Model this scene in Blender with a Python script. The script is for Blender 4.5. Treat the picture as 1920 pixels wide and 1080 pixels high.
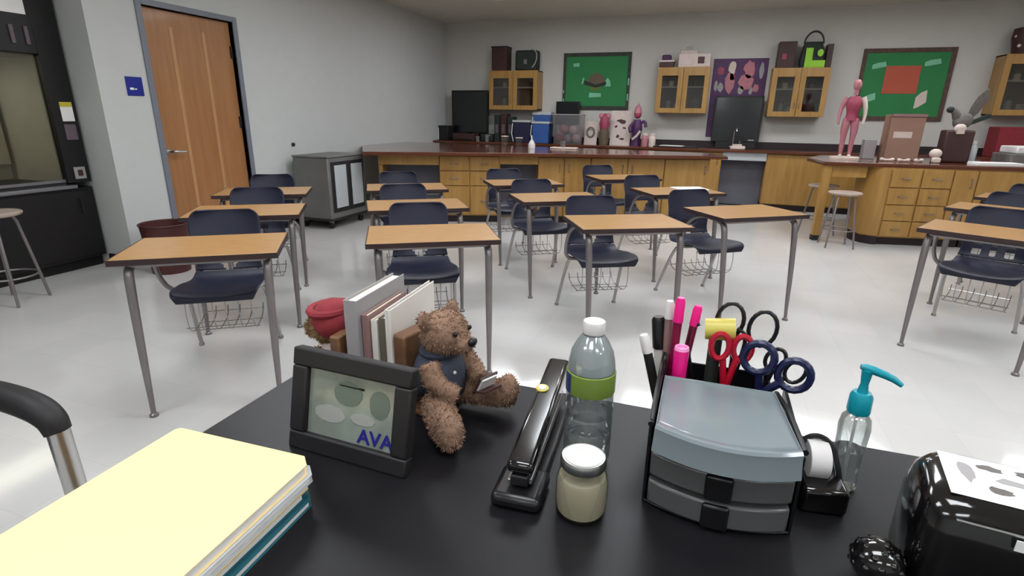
import bpy, bmesh, math, random
from math import radians, sin, cos, pi, sqrt, atan2
from mathutils import Vector, Matrix, noise
random.seed(7)
for o in list(bpy.data.objects): bpy.data.objects.remove(o)
SC = bpy.context.scene
COL = SC.collection
# ------------------------------------------------------------------ camera
F_PX, PITCH, ROLL, CAM_H, YAW = 1016.0, radians(17.76), radians(.827), 1.371, radians(19.14)
fw = Vector((-sin(YAW)*cos(PITCH), cos(YAW)*cos(PITCH), -sin(PITCH)))
rt = Vector((cos(YAW), sin(YAW), 0)); up = rt.cross(fw)
rt, up = rt*cos(ROLL)+up*sin(ROLL), up*cos(ROLL)-rt*sin(ROLL)
cd = bpy.data.cameras.new('camera'); cam = bpy.data.objects.new('camera', cd); COL.objects.link(cam)
cd.sensor_width = 36; cd.lens = F_PX/1920*36; cd.clip_start = .02
cam.matrix_world = Matrix(((rt.x, up.x, -fw.x, 0), (rt.y, up.y, -fw.y, 0), (rt.z, up.z, -fw.z, CAM_H), (0, 0, 0, 1)))
SC.camera = cam
# ------------------------------------------------------------------ world, exposure
w = bpy.data.worlds.new('world'); SC.world = w; w.use_nodes = True
w.node_tree.nodes['Background'].inputs[0].default_value = (.8, .85, .9, 1)
w.node_tree.nodes['Background'].inputs[1].default_value = .05
SC.view_settings.view_transform = 'Standard'; SC.view_settings.look = 'None'
SC.view_settings.gamma = 1; SC.view_settings.use_curve_mapping = False
SC.view_settings.exposure = 1.5
LIGHT_ROWS = {7.75: 5.8, 5.3: 5.6, 2.7: 6.4, .2: 5.2, -1.9: 4.6}     # y of the ceiling light rows: strength
LIGHT_COLS = (-2.5, -.2, 2.1, 4.4)
A_X, B_Y, CEIL = -4.8, 9.9, 2.95
BT = .91                                                    # height of the front bench top
# ------------------------------------------------------------------ materials
def lin(c):
    return tuple((v/255/12.92 if v/255 <= .04045 else ((v/255+.055)/1.055)**2.4) for v in c)
def mat(name, c, rough=.5, metal=0., spec=.5, var=.06, scale=8., bump=0., bscale=60., coat=0., trans=0., ior=1.45, sss=0., stretch=None, emit=0., alpha=1.):
    m = bpy.data.materials.new(name); m.use_nodes = True
    nt = m.node_tree; b = nt.nodes['Principled BSDF']; c = lin(c)
    b.inputs['Roughness'].default_value = rough; b.inputs['Metallic'].default_value = metal
    b.inputs['Specular IOR Level'].default_value = spec; b.inputs['Coat Weight'].default_value = coat
    b.inputs['Coat Roughness'].default_value = .08
    b.inputs['Transmission Weight'].default_value = trans; b.inputs['IOR'].default_value = ior
    tc = nt.nodes.new('ShaderNodeTexCoord'); mp = nt.nodes.new('ShaderNodeMapping')
    nt.links.new(tc.outputs['Object'], mp.inputs[0])
    if stretch: mp.inputs['Scale'].default_value = stretch
    n = nt.nodes.new('ShaderNodeTexNoise'); n.inputs['Scale'].default_value = scale; n.inputs['Detail'].default_value = 4
    nt.links.new(mp.outputs[0], n.inputs['Vector'])
    r = nt.nodes.new('ShaderNodeMix'); r.data_type = 'RGBA'
    r.inputs[6].default_value = tuple(max(0, v*(1-var*2)) for v in c)+(1,)
    r.inputs[7].default_value = tuple(min(1, v*(1+var*2)) for v in c)+(1,)
    nt.links.new(n.outputs[0], r.inputs[0]); nt.links.new(r.outputs[2], b.inputs['Base Color'])
    if bump:
        n2 = nt.nodes.new('ShaderNodeTexNoise'); n2.inputs['Scale'].default_value = bscale; n2.inputs['Detail'].default_value = 3
        nt.links.new(mp.outputs[0], n2.inputs['Vector'])
        bp = nt.nodes.new('ShaderNodeBump'); bp.inputs['Strength'].default_value = bump; bp.inputs['Distance'].default_value = .01
        nt.links.new(n2.outputs[0], bp.inputs['Height']); nt.links.new(bp.outputs[0], b.inputs['Normal'])
    if emit:
        b.inputs['Emission Color'].default_value = c+(1,); b.inputs['Emission Strength'].default_value = emit
    return m
def glassy(name, tint=(235, 240, 240), refl=.10, rough=.02, haze=0., edge=.6):
    m = bpy.data.materials.new(name); m.use_nodes = True; nt = m.node_tree
    nt.nodes.remove(nt.nodes['Principled BSDF']); out = nt.nodes['Material Output']
    t = nt.nodes.new('ShaderNodeBsdfTransparent'); t.inputs[0].default_value = lin(tint)+(1,)
    g = nt.nodes.new('ShaderNodeBsdfGlossy'); g.inputs['Roughness'].default_value = rough
    lw = nt.nodes.new('ShaderNodeLayerWeight'); lw.inputs[0].default_value = .25
    mx = nt.nodes.new('ShaderNodeMixShader')
    ma = nt.nodes.new('ShaderNodeMath'); ma.operation = 'MULTIPLY_ADD'; ma.inputs[1].default_value = edge; ma.inputs[2].default_value = refl
    nt.links.new(lw.outputs['Fresnel'], ma.inputs[0]); nt.links.new(ma.outputs[0], mx.inputs[0])
    src = t
    if haze:
        df = nt.nodes.new('ShaderNodeBsdfDiffuse'); df.inputs[0].default_value = (.62, .66, .66, 1)
        src = nt.nodes.new('ShaderNodeMixShader'); src.inputs[0].default_value = haze
        nt.links.new(t.outputs[0], src.inputs[1]); nt.links.new(df.outputs[0], src.inputs[2])
    nt.links.new(src.outputs[0], mx.inputs[1]); nt.links.new(g.outputs[0], mx.inputs[2]); nt.links.new(mx.outputs[0], out.inputs[0])
    return m
def wood(name, c, c2, rough=.35, scale=3., stretch=(12, 12, 1), coat=.1):
    m = mat(name, c, rough, coat=coat, var=0); nt = m.node_tree; b = nt.nodes['Principled BSDF']
    tc = nt.nodes.new('ShaderNodeTexCoord'); mp = nt.nodes.new('ShaderNodeMapping'); mp.inputs['Scale'].default_value = stretch
    n = nt.nodes.new('ShaderNodeTexNoise'); n.inputs['Scale'].default_value = scale; n.inputs['Detail'].default_value = 6; n.inputs['Distortion'].default_value = .6
    cr = nt.nodes.new('ShaderNodeValToRGB'); cr.color_ramp.elements[0].color = lin(c2)+(1,); cr.color_ramp.elements[1].color = lin(c)+(1,)
    cr.color_ramp.elements[0].position = .3; cr.color_ramp.elements[1].position = .65
    nt.links.new(tc.outputs['Object'], mp.inputs[0]); nt.links.new(mp.outputs[0], n.inputs['Vector'])
    nt.links.new(n.outputs[0], cr.inputs[0]); nt.links.new(cr.outputs[0], b.inputs['Base Color'])
    return m
def floor_mat():
    m = mat('floor waxed tile', (204, 202, 200), .16, var=0, spec=.6); nt = m.node_tree; b = nt.nodes['Principled BSDF']
    tc = nt.nodes.new('ShaderNodeTexCoord'); br = nt.nodes.new('ShaderNodeTexBrick')
    br.offset = 0; br.inputs['Scale'].default_value = 1; br.inputs['Brick Width'].default_value = .305; br.inputs['Row Height'].default_value = .305
    br.inputs['Mortar Size'].default_value = .0012; br.inputs['Color1'].default_value = lin((206, 204, 201))+(1,); br.inputs['Color2'].default_value = lin((202, 200, 198))+(1,)
    br.inputs['Mortar'].default_value = lin((194, 191, 188))+(1,)
    n = nt.nodes.new('ShaderNodeTexNoise'); n.inputs['Scale'].default_value = 2.2; n.inputs['Detail'].default_value = 5
    mx = nt.nodes.new('ShaderNodeMix'); mx.data_type = 'RGBA'; mx.blend_type = 'MULTIPLY'; mx.inputs[0].default_value = .12
    nt.links.new(tc.outputs['Object'], br.inputs['Vector']); nt.links.new(tc.outputs['Object'], n.inputs['Vector'])
    nt.links.new(br.outputs[0], mx.inputs[6]); nt.links.new(n.outputs[0], mx.inputs[7]); nt.links.new(mx.outputs[2], b.inputs['Base Color'])
    mr = nt.nodes.new('ShaderNodeMapRange'); mr.inputs['To Min'].default_value = .06; mr.inputs['To Max'].default_value = .14
    nt.links.new(n.outputs[0], mr.inputs['Value']); nt.links.new(mr.outputs[0], b.inputs['Roughness'])
    return m
M = dict(
 floor=floor_mat(),
 wall=mat('painted wall', (188, 190, 188), .7, var=.02, bump=.04, bscale=140),
 wallfar=mat('painted far wall', (192, 190, 184), .7, var=.02, bump=.04, bscale=140),
 ceil=mat('ceiling tile', (205, 202, 190), .9, var=.05, scale=60),
 grid=mat('ceiling grid', (215, 213, 205), .5),
 diff=mat('light diffuser', (255, 251, 242), .6, var=0),
 doorwood=wood('door veneer', (160, 113, 72), (148, 101, 62), .4, 2.2, (9, 9, .7)),
 doorstrip=mat('door strip', (176, 132, 90), .45, var=.04),
 frame=mat('grey door frame', (112, 116, 126), .4, var=.03),
 metal=mat('brushed steel', (190, 190, 188), .28, 1., var=.05),
 chrome=mat('chrome tube', (168, 164, 162), .24, .85, var=.05),
 legpaint=mat('grey leg tube', (128, 122, 122), .32, .55, var=.05),
 hood=mat('black hood panel', (18, 15, 16), .45, var=.1),
 liner=mat('hood liner', (158, 154, 146), .6, var=.06),
 sash=glassy('hood sash glass', (228, 228, 218), .04, .15),
 sill=mat('hood airfoil', (128, 126, 130), .35, .5),
 paper=mat('white paper', (232, 230, 228), .7, var=.02),
 yellow=mat('yellow label', (196, 180, 60), .6, var=.05),
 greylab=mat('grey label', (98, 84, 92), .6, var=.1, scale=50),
 blue=mat('blue sign', (12, 30, 130), .35, var=.05),
 cartgrey=mat('cart grey', (112, 112, 110), .45, .2, var=.1, scale=4),
 cartpanel=mat('cart panel', (176, 180, 182), .4, var=.04),
 rubber=mat('dark rubber', (30, 28, 30), .6),
 black=mat('black plastic', (20, 19, 21), .3, var=.1),
 blackm=mat('matte black', (26, 24, 26), .55, var=.1),
 gloss=mat('gloss black', (14, 12, 13), .12, coat=.6, var=.1),
 cab=wood('cabinet maple', (168, 129, 70), (152, 112, 56), .35, 2.5, (7, 7, .8)),
 cabin=mat('cabinet inside', (120, 84, 52), .6, var=.08),
 cabdark=mat('knee space grey', (98, 98, 108), .6, var=.06),
 kick=mat('dark toe kick', (38, 24, 28), .5, var=.06),
 ctop=mat('brown resin counter', (92, 50, 34), .17, var=.14, scale=5, coat=.5),
 cedge=mat('counter edge', (88, 40, 14), .35, var=.08),
 pane=glassy('cabinet glass', (215, 215, 210), .06, .04),
 desk=wood('desk laminate', (174, 134, 86), (163, 122, 75), .32, 4., (3, 14, 3)),
 dedge=mat('desk edge band', (48, 32, 34), .45),
 navy=mat('navy plastic shell', (22, 25, 46), .45, var=.1, scale=5, bump=.05, bscale=220),
 brownsh=mat('maroon plastic shell', (74, 36, 34), .42, var=.1),
 stool=mat('stool seat', (168, 150, 138), .4, var=.08),
 bench=mat('black bench resin', (20, 19, 22), .4, var=.12, scale=12, spec=.3),
 cream=mat('manila folder', (240, 214, 156), .6, var=.015),
 cream2=mat('manila folder old', (236, 214, 160), .6, var=.03),
 teal=mat('teal folder', (28, 92, 104), .5, var=.06),
 bear=mat('brown plush', (138, 110, 92), .95, var=.18, scale=30, spec=.1),
 bear2=mat('tan plush', (128, 104, 74), .95, var=.18, scale=30, spec=.1),
 denim=mat('denim vest', (52, 58, 72), .85, var=.25, scale=60, bump=.3, bscale=300),
 redhat=mat('red felt', (134, 44, 52), .9, var=.15, scale=40),
 bookw=mat('white book cover', (214, 208, 200), .5, var=.03),
 bookg=mat('grey book cover', (150, 146, 146), .5, var=.05),
 bookt=mat('taupe book cover', (104, 96, 84), .5, var=.05),
 bookm=mat('mauve book cover', (140, 108, 106), .5, var=.05),
 pages=mat('page block', (236, 228, 206), .7, var=.05, scale=150, stretch=(1, 1, 1)),
 bwood=wood('bookend wood', (120, 86, 58), (88, 60, 42), .5, 6., (2, 8, 8)),
 photodark=mat('picture dark tones', (92, 104, 94), .3, var=.1), photolight=mat('picture light tones', (150, 152, 146), .3, var=.1),
 photo=mat('framed picture', (128, 136, 126), .25, var=.35, scale=14, coat=.8),
 ink=mat('blue lettering', (34, 34, 120), .4, var=.02),
 petg=glassy('clear bottle plastic', (236, 240, 240), .10, .03, .08),
 pump=glassy('pump bottle plastic', (232, 236, 234), .12, .05, .16),
 water=mat('water', (235, 240, 240), .02, trans=1., ior=1.33, var=0),
 frost=glassy('misted bottle neck', (225, 232, 230), .12, .2, .62),
 labelg=mat('green bottle label', (118, 142, 62), .45, var=.05),
 labelb=mat('blue label patch', (38, 56, 104), .45),
 cap=mat('white cap', (214, 210, 208), .4),
 wax=mat('cream candle wax', (184, 176, 158), .45, var=.06, scale=10),
 jar=glassy('jar glass', (248, 248, 244), .05, .03, 0., .2),
 tray=mat('translucent grey tray', (118, 128, 132), .16, var=.05, coat=.6),
 drawer=mat('translucent grey drawer', (84, 84, 84), .3, var=.1, scale=10, coat=.25),
 pink=mat('hot pink plastic', (236, 30, 132), .3, var=.04),
 pinkd=mat('dark pink barrel', (118, 8, 54), .3, var=.08),
 pinkl=mat('pale pink rim', (244, 150, 200), .3),
 redp=mat('red plastic', (170, 18, 44), .3, var=.05),
 navyp=mat('navy plastic', (24, 30, 66), .3, var=.05),
 yellowp=mat('yellow plastic', (192, 178, 84), .4, var=.05),
 tealp=mat('teal pump', (14, 140, 156), .3, var=.04),
 white=mat('white plastic', (216, 212, 210), .4, var=.03),
 green=mat('green board paper', (40, 120, 66), .7, var=.07, scale=3),
 gborder=mat('board border', (52, 56, 48), .7, var=.5, scale=24),
 bborder=mat('brown board border', (84, 62, 54), .7, var=.4, scale=24),
 redpaper=mat('red paper', (178, 84, 62), .7, var=.04),
 mint=mat('pale green paper', (120, 186, 150), .7, var=.1),
 brownp=mat('brown paper', (98, 84, 68), .7, var=.1),
 olive=mat('olive paper', (96, 110, 40), .7, var=.1),
 purple=mat('purple poster', (74, 38, 84), .5, var=.25, scale=6),
 flesh=mat('anatomy pink', (176, 112, 122), .55, var=.15, scale=12),
 flesh2=mat('anatomy red', (150, 60, 84), .5, var=.2, scale=14),
 bone=mat('bone white', (206, 190, 180), .5, var=.08),
 bluebin=mat('blue bin', (54, 88, 150), .35, var=.1),
 darkblue=mat('dark blue bin', (34, 34, 62), .4, var=.1),
 cardb=mat('cardboard', (150, 116, 100), .7, var=.05),
 lime=mat('lime green', (140, 196, 42), .5, var=.1),
 dkbrown=mat('dark brown box', (62, 36, 34), .5, var=.15),
 dgreen=mat('dark green fabric', (34, 44, 38), .7, var=.15),
 boxw=mat('printed white box', (206, 190, 182), .6, var=.1, scale=12),
 clearp=glassy('clear bin plastic', (232, 218, 226), .12, .15, .12),
 featherg=mat('grey feathers', (104, 98, 94), .7, var=.25, scale=30),
 screen=mat('dark screen', (16, 20, 22), .2, coat=.3, var=.05),
)
M['diff'].node_tree.nodes['Principled BSDF'].inputs['Base Color'].default_value = (1, 1, 1, 1)
# ------------------------------------------------------------------ mesh builder
class MB:
    def __init__(s): s.v = []; s.f = []
    def add(s, vs, fs):
        k = len(s.v); s.v += [tuple(v) for v in vs]; s.f += [tuple(i+k for i in f) for f in fs]; return s
    def box(s, x0, x1, y0, y1, z0, z1, R=None):
        vs = [(x, y, z) for z in (z0, z1) for y in (y0, y1) for x in (x0, x1)]
        if R is not None: vs = [R @ Vector(v) for v in vs]
        return s.add(vs, [(0, 2, 3, 1), (4, 5, 7, 6), (0, 1, 5, 4), (2, 6, 7, 3), (0, 4, 6, 2), (1, 3, 7, 5)])
    def prism(s, poly, z0, z1, R=None):
        a = sum(poly[i][0]*poly[(i+1) % len(poly)][1]-poly[(i+1) % len(poly)][0]*poly[i][1] for i in range(len(poly)))
        if a < 0: poly = poly[::-1]
        n = len(poly); vs = [(x, y, z0) for x, y in poly]+[(x, y, z1) for x, y in poly]
        if R is not None: vs = [R @ Vector(v) for v in vs]
        return s.add(vs, [tuple(range(n))[::-1], tuple(range(n, 2*n))]+[(i, (i+1) % n, n+(i+1) % n, n+i) for i in range(n)])
    def loft(s, rings, cap=True, closed=False):
        n = len(rings[0]); vs = [p for r in rings for p in r]; fs = []
        m = len(rings)
        for j in range(m if closed else m-1):
            for i in range(n):
                a, b = j*n+i, j*n+(i+1) % n; c, d = ((j+1) % m)*n+(i+1) % n, ((j+1) % m)*n+i
                fs.append((a, b, c, d))
        if cap and not closed: fs += [tuple(range(n))[::-1], tuple(range((m-1)*n, m*n))]
        return s.add(vs, fs)
    def tube(s, pts, r, n=10, smooth=0, closed=False, flat=1.):
        pts = [Vector(p) for p in pts]
        rr = list(r) if isinstance(r, (list, tuple)) else [r]*len(pts)
        for _ in range(smooth):                                     # corner cutting
            q, q2 = ([] if closed else [pts[0]]), ([] if closed else [rr[0]])
            m = len(pts)
            for i in range(m if closed else m-1):
                a, b = pts[i], pts[(i+1) % m]; ra, rb = rr[i], rr[(i+1) % m]
                q += [a.lerp(b, .25), a.lerp(b, .75)]; q2 += [ra*.75+rb*.25, ra*.25+rb*.75]
            if not closed: q.append(pts[-1]); q2.append(rr[-1])
            pts, rr = q, q2
        m = len(pts); rings = []; nrm = None
        for i, p in enumerate(pts):
            if closed: t = (pts[(i+1) % m]-pts[i-1]).normalized()
            else: t = (pts[min(i+1, m-1)]-pts[max(i-1, 0)]).normalized()
            if nrm is None:
                nrm = Vector((0, 0, 1)) if abs(t.z) < .9 else Vector((1, 0, 0))
            nrm = (nrm-t*nrm.dot(t)).normalized(); bn = t.cross(nrm)
            rings.append([p+(nrm*cos(2*pi*k/n)+bn*sin(2*pi*k/n)*flat)*rr[i] for k in range(n)])
        return s.loft(rings, True, closed)
    def lathe(s, prof, c=(0, 0, 0), n=28, sx=1., sy=1.):
        rings = [[(c[0]+r*sx*cos(2*pi*k/n), c[1]+r*sy*sin(2*pi*k/n), c[2]+z) for k in range(n)] for r, z in prof]
        return s.loft(rings)
    def ell(s, c, r, R=None, n=16, m=10):
        rings = []
        for j in range(1, m):
            t = pi*j/m
            rings.append([Vector((r[0]*sin(t)*cos(2*pi*k/n), r[1]*sin(t)*sin(2*pi*k/n), -r[2]*cos(t))) for k in range(n)])
        if R is not None: rings = [[R @ p for p in q] for q in rings]
        rings = [[p+Vector(c) for p in q] for q in rings]
        return s.loft(rings)
    def mesh(s, name):
        me = bpy.data.meshes.new(name); me.from_pydata(s.v, [], s.f); me.validate(); me.update(); return me
def obj(name, mb, m, parent=None, bevel=0, smooth=True, loc=None, rot=None, ang=38):
    me = mb.mesh(name) if isinstance(mb, MB) else mb
    me.materials.clear(); me.materials.append(M[m])
    if smooth:
        for p in me.polygons: p.use_smooth = True
        me.set_sharp_from_angle(angle=radians(ang))
    o = bpy.data.objects.new(name, me); COL.objects.link(o)
    if parent: o.parent = parent
    if loc: o.location = loc
    if rot: o.rotation_euler = rot
    if bevel:
        b = o.modifiers.new('bevel', 'BEVEL'); b.width = bevel; b.segments = 2; b.limit_method = 'ANGLE'; b.angle_limit = radians(40)
    return o
def thing(name, label, cat, loc=(0, 0, 0), rz=0, group=None):
    o = bpy.data.objects.new(name, None); COL.objects.link(o); o.location = loc; o.rotation_euler = (0, 0, rz)
    o.empty_display_size = .1
    return tag(o, label, cat, group)
def tag(o, label, cat, group=None):
    o['label'] = label; o['category'] = cat
    if group: o['group'] = group
    return o
def struct(name, mb, m, parent=None, bevel=0):
    o = obj(name, mb, m, parent, bevel)
    if not parent: o['kind'] = 'structure'
    return o
def copy_tree(o, loc=None, rz=None, label=None):
    kids = list(o.children)
    c = o.copy(); COL.objects.link(c)
    if loc is not None: c.location = loc
    if rz is not None: c.rotation_euler = (0, 0, rz)
    if label: c['label'] = label
    for ch in kids:
        d = copy_tree(ch); d.parent = c; d.matrix_parent_inverse = ch.matrix_parent_inverse.copy()
    return c
B = lambda *a, **k: MB().box(*a, **k)
def text_mesh(name, s, size, depth, m, parent, loc, rot, width=1.):
    cu = bpy.data.curves.new(name, 'FONT'); cu.body = s; cu.size = size; cu.extrude = depth; cu.offset = size*.02
    t = bpy.data.objects.new(name, cu); COL.objects.link(t)
    dg = bpy.context.evaluated_depsgraph_get(); me = bpy.data.meshes.new_from_object(t.evaluated_get(dg))
    bpy.data.objects.remove(t)
    o = obj(name, me, m, parent, smooth=False); o.location = loc; o.rotation_euler = rot; o.scale = (width, 1, 1)
    return o
# ================================================================== ROOM
struct('floor', B(-6.2, 6.6, -3.2, B_Y+.1, -.1, 0), 'floor')
struct('ceiling', B(-6.2, 6.6, -3.2, B_Y+.1, CEIL, CEIL+.1), 'ceil')
DY0, DY1, DZ = 3.86, 4.86, 2.24
wl = B(-5.9, A_X, 3.36, DY0, 0, CEIL).box(-5.9, A_X, DY1, B_Y, 0, CEIL).box(-5.9, A_X, DY0, DY1, DZ, CEIL).box(-5.9, A_X-.22, DY0, DY1, 0, DZ)
struct('wall_left', wl, 'wall')
struct('wall_alcove', B(-6.0, -5.9, -3.2, 3.36, 0, CEIL), 'wall')
struct('wall_far', B(-5.9, 6.5, B_Y, B_Y+.1, 0, CEIL), 'wallfar')
struct('wall_right', B(6.5, 6.6, -3.2, B_Y, 0, CEIL), 'wallfar')
struct('wall_back', B(-6, 6.5, -3.3, -3.2, 0, CEIL), 'wall')
struct('baseboard_left', B(A_X, A_X+.012, 3.36, DY0-.06, 0, .1).box(A_X, A_X+.012, DY1+.06, 6.2, 0, .1).box(-5.1, A_X, 3.348, 3.36, 0, .1), 'kick')
# door with wood veneer and pale strips
d = obj('door_1', B(A_X-.09, A_X-.045, DY0+.005, DY1-.005, .01, DZ-.005), 'doorwood'); d['kind'] = 'structure'
for y in (DY0+.30, DY0+.66):
    obj('inlay_strip', B(A_X-.045, A_X-.042, y-.018, y+.018, .02, DZ-.14), 'doorstrip', d)
h = obj('door_handle', MB().tube([(A_X-.045, DY0+.07, .99), (A_X+.02, DY0+.07, .99), (A_X+.025, DY0+.09, .99), (A_X+.025, DY0+.20, .985)], .011, smooth=1), 'metal', d)
obj('escutcheon', MB().lathe([(.03, 0), (.03, .008), (.0, .01)], n=20), 'metal', h, loc=(A_X-.045, DY0+.07, .99), rot=(0, pi/2, 0))
for z in (.35, 1.25, 1.95): obj('hinge', B(A_X-.048, A_X-.034, DY1-.03, DY1-.004, z-.06, z+.06), 'rubber', d)
struct('trim_1', B(A_X-.1, A_X+.015, DY0-.055, DY0, 0, DZ+.05).box(A_X-.1, A_X+.015, DY1, DY1+.055, 0, DZ+.05).box(A_X-.1, A_X+.015, DY0, DY1, DZ, DZ+.05), 'frame', bevel=.004)
# ceiling lights
k = 0
for ly, st in LIGHT_ROWS.items():
    for i, fac in enumerate((1., 1., .95, .6)):
        M['em%d_%d' % (k, i)] = mat('diffuser row %d column %d' % (k, i), (246, 250, 255), .6, var=0, emit=st*fac)
    for i, lx in enumerate(LIGHT_COLS):
        pos = ('left window side', 'second column', 'third column', 'right side')[i]
        rown = {7.75: 'above the far lab benches', 5.3: 'above the rear student desks', 2.7: 'above the front student desks', .2: 'above the teacher bench', -1.9: 'behind the teacher bench'}[ly]
        t = thing('ceiling_light', 'recessed rectangular ceiling light %s, %s' % (rown, ('leftmost of its row', 'second from left', 'second from right', 'rightmost of its row')[i]), 'ceiling light', (lx, ly, CEIL), 0, 'recessed ceiling lights')
        fr = MB().box(-.62, .62, -.31, -.28, -.03, 0).box(-.62, .62, .28, .31, -.03, 0).box(-.62, -.59, -.28, .28, -.03, 0).box(.59, .62, -.28, .28, -.03, 0)
        obj('light_frame', fr, 'grid', t); obj('diffuser', B(-.59, .59, -.28, .28, -.018, -.008), 'em%d_%d' % (k, i), t)
    k += 1
# wall sign, thermostat plug
s = thing('room_sign', 'small blue sign with white marking beside the wood door', 'sign', (A_X, 3.67, 1.56), 0)
obj('sign_plate', B(0, .01, -.075, .075, -.078, .078), 'blue', s, .002); obj('lettering', B(.01, .012, -.05, -.015, -.03, -.012).box(.01, .012, -.008, .012, -.028, -.018), 'paper', s)
tag(obj('wall_button', MB().lathe([(.022, 0), (.022, .02), (.012, .03), (0, .031)], n=18), 'black', loc=(A_X, 5.57, .985), rot=(0, pi/2, 0)), 'small black round knob on left wall above grey cart', 'wall button')
# ================================================================== FUME HOOD (alcove left)
t = thing('fume_hood', 'floor-to-ceiling black fume hood with grey sash at left', 'fume hood', (-5.1, 0, 0))
body = MB().box(-.78, 0, 1.2, 1.5, .76, 2.9).box(-.78, 0, 3.15, 3.34, .76, 2.9).box(-.78, 0, 1.5, 3.15, 1.775, 2.9).box(-.78, -.7, 1.5, 3.15, .76, 1.775)
obj('housing', body, 'hood', t, .004)
obj('liner', MB().box(-.70, -.69, 1.5, 3.15, .76, 1.775).box(-.69, -.06, 1.5, 1.51, .76, 1.775).box(-.69, -.06, 3.14, 3.15, .76, 1.775).box(-.69, -.06, 1.5, 3.15, 1.76, 1.775), 'liner', t)
obj('work_surface', B(-.69, -.03, 1.5, 3.15, .745, .765), 'blackm', t)
obj('baffle', B(-.62, -.6, 1.55, 3.1, .9, 1.7).box(-.60, -.595, 2.5, 2.51, .9, 1.7), 'liner', t)
obj('airfoil_sill', B(-.05, .03, 1.45, 3.2, .715, .745), 'sill', t, .006)
sa = obj('sash', B(-.05, -.04, 1.5, 3.15, .79, 1.775), 'sash', t)
obj('sash_rail', B(-.055, -.03, 1.5, 3.15, .768, .79), 'sill', sa)
obj('base_cabinet', B(-.78, -.01, 1.2, 3.34, .1, .715).box(-.78, -.08, 1.2, 3.34, 0, .1), 'hood', t, .003)
for y in (1.25, 2.3):
    q = obj('door', B(-.01, .008, y, y+1.0, .13, .69), 'hood', t, .003); obj('handle', MB().tube([(.008, y+.9, .5), (.035, y+.9, .5), (.035, y+.9, .62), (.008, y+.9, .62)], .006), 'blackm', q)
for y in (2.98, 3.08): obj('header_reflection', B(0, .012, y, y+.025, 1.84, 1.97), 'greylab', t)  # reflections on the black header, modelled as grey strips
obj('outlet', B(0, .012, 3.21, 3.30, .73+.06, .86+.03), 'bookg', t, .003); obj('outlet_face', B(.012, .014, 3.235, 3.275, .815, .865), 'dkbrown', t)
M['hoodfill'] = mat('added hood fill', (250, 250, 245), .6, var=0, emit=2.4)  # glowing panel added under the hood ceiling to brighten the liner
hl = obj('added_fill_panel', B(-.60, -.25, 1.9, 2.8, 1.735, 1.758), 'hoodfill', t)
tag(obj('paper_notice', B(-5.099, -5.096, 2.9, 3.12, 2.055, 2.28), 'paper'), 'white paper notice taped high on black fume hood', 'paper')
t2 = thing('hazard_label', 'white label with yellow band stuck on fume hood post', 'label', (-5.099, 3.26, 1.34))
obj('label_sheet', B(0, .003, -.045, .05, -.075, .04), 'paper', t2); obj('yellow_band', B(0, .004, -.045, .05, .04, .078), 'yellow', t2)
tag(obj('instruction_label', B(-5.099, -5.096, 3.215, 3.305, 1.115, 1.24), 'greylab'), 'dim grey label below the yellow one on hood post', 'label')
# ================================================================== STOOLS
def make_stool(name, label, loc, rz=0, hgt=.61, seatm='stool', group='lab stools'):
    t = thing(name, label, 'stool', loc, rz, group)
    obj('seat', MB().lathe([(0, -.03), (.15, -.03), (.165, -.022), (.17, -.008), (.16, 0), (0, 0)], (0, 0, hgt), 28), seatm, t)
    for k in range(4):
        a = pi/4+k*pi/2
        obj('leg', MB().tube([(.10*cos(a), .10*sin(a), hgt-.03), (.12*cos(a), .12*sin(a), hgt-.08), (.20*cos(a), .20*sin(a), .0)], [.011, .011, .010], 8), 'legpaint', t)
    z = .2; r = .195-.05*(z/hgt)*1.6+.0
    obj('foot_ring', MB().tube([(r*cos(2*pi*k/20), r*sin(2*pi*k/20), z) for k in range(20)], .007, 8, closed=True), 'legpaint', t)
    return t
s0 = make_stool('lab_stool', 'tall metal stool in front of the black fume hood', (-4.72, 2.37, 0), .35, .665)
s1 = make_stool('lab_stool', 'front metal stool at knee space of right lab bench', (1.48, 6.88, 0), .1, .61)
s2 = copy_tree(s1, (1.38, 7.55, 0), .5, 'rear metal stool half under the right lab bench corner')
s3 = copy_tree(s1, (-1.2, 6.75, 0), .3, 'small stool tucked by the left lab bench middle')
# ================================================================== CART
t = thing('storage_cart', 'grey metal rolling cart with windowed doors against left wall', 'cart', (-4.7, 5.42, 0))
obj('body', B(0, .5, 0, .74, .1, .85), 'cartgrey', t, .012)
obj('top_lip', B(-.005, .51, -.01, .75, .85, .87), 'cartgrey', t, .006)
obj('bumper', B(-.01, .52, -.02, .76, .1, .13), 'rubber', t, .008)
for y0, y1 in ((.05, .36), (.38, .69)):
    dd = obj('door', B(.5, .512, y0, y1, .2, .8), 'rubber', t, .002)
    obj('panel', B(.512, .518, y0+.05, y1-.03, .25, .76), 'cartpanel', dd, .002)
for x in (.06, .44):
    for y in (.07, .67):
        w_ = obj('caster', MB().tube([(x-.015, y, .04), (x+.015, y, .04)], .04, 14), 'rubber', t)
        obj('caster_fork', B(x-.022, x+.022, y-.015, y+.015, .07, .1), 'metal', w_)
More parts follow.
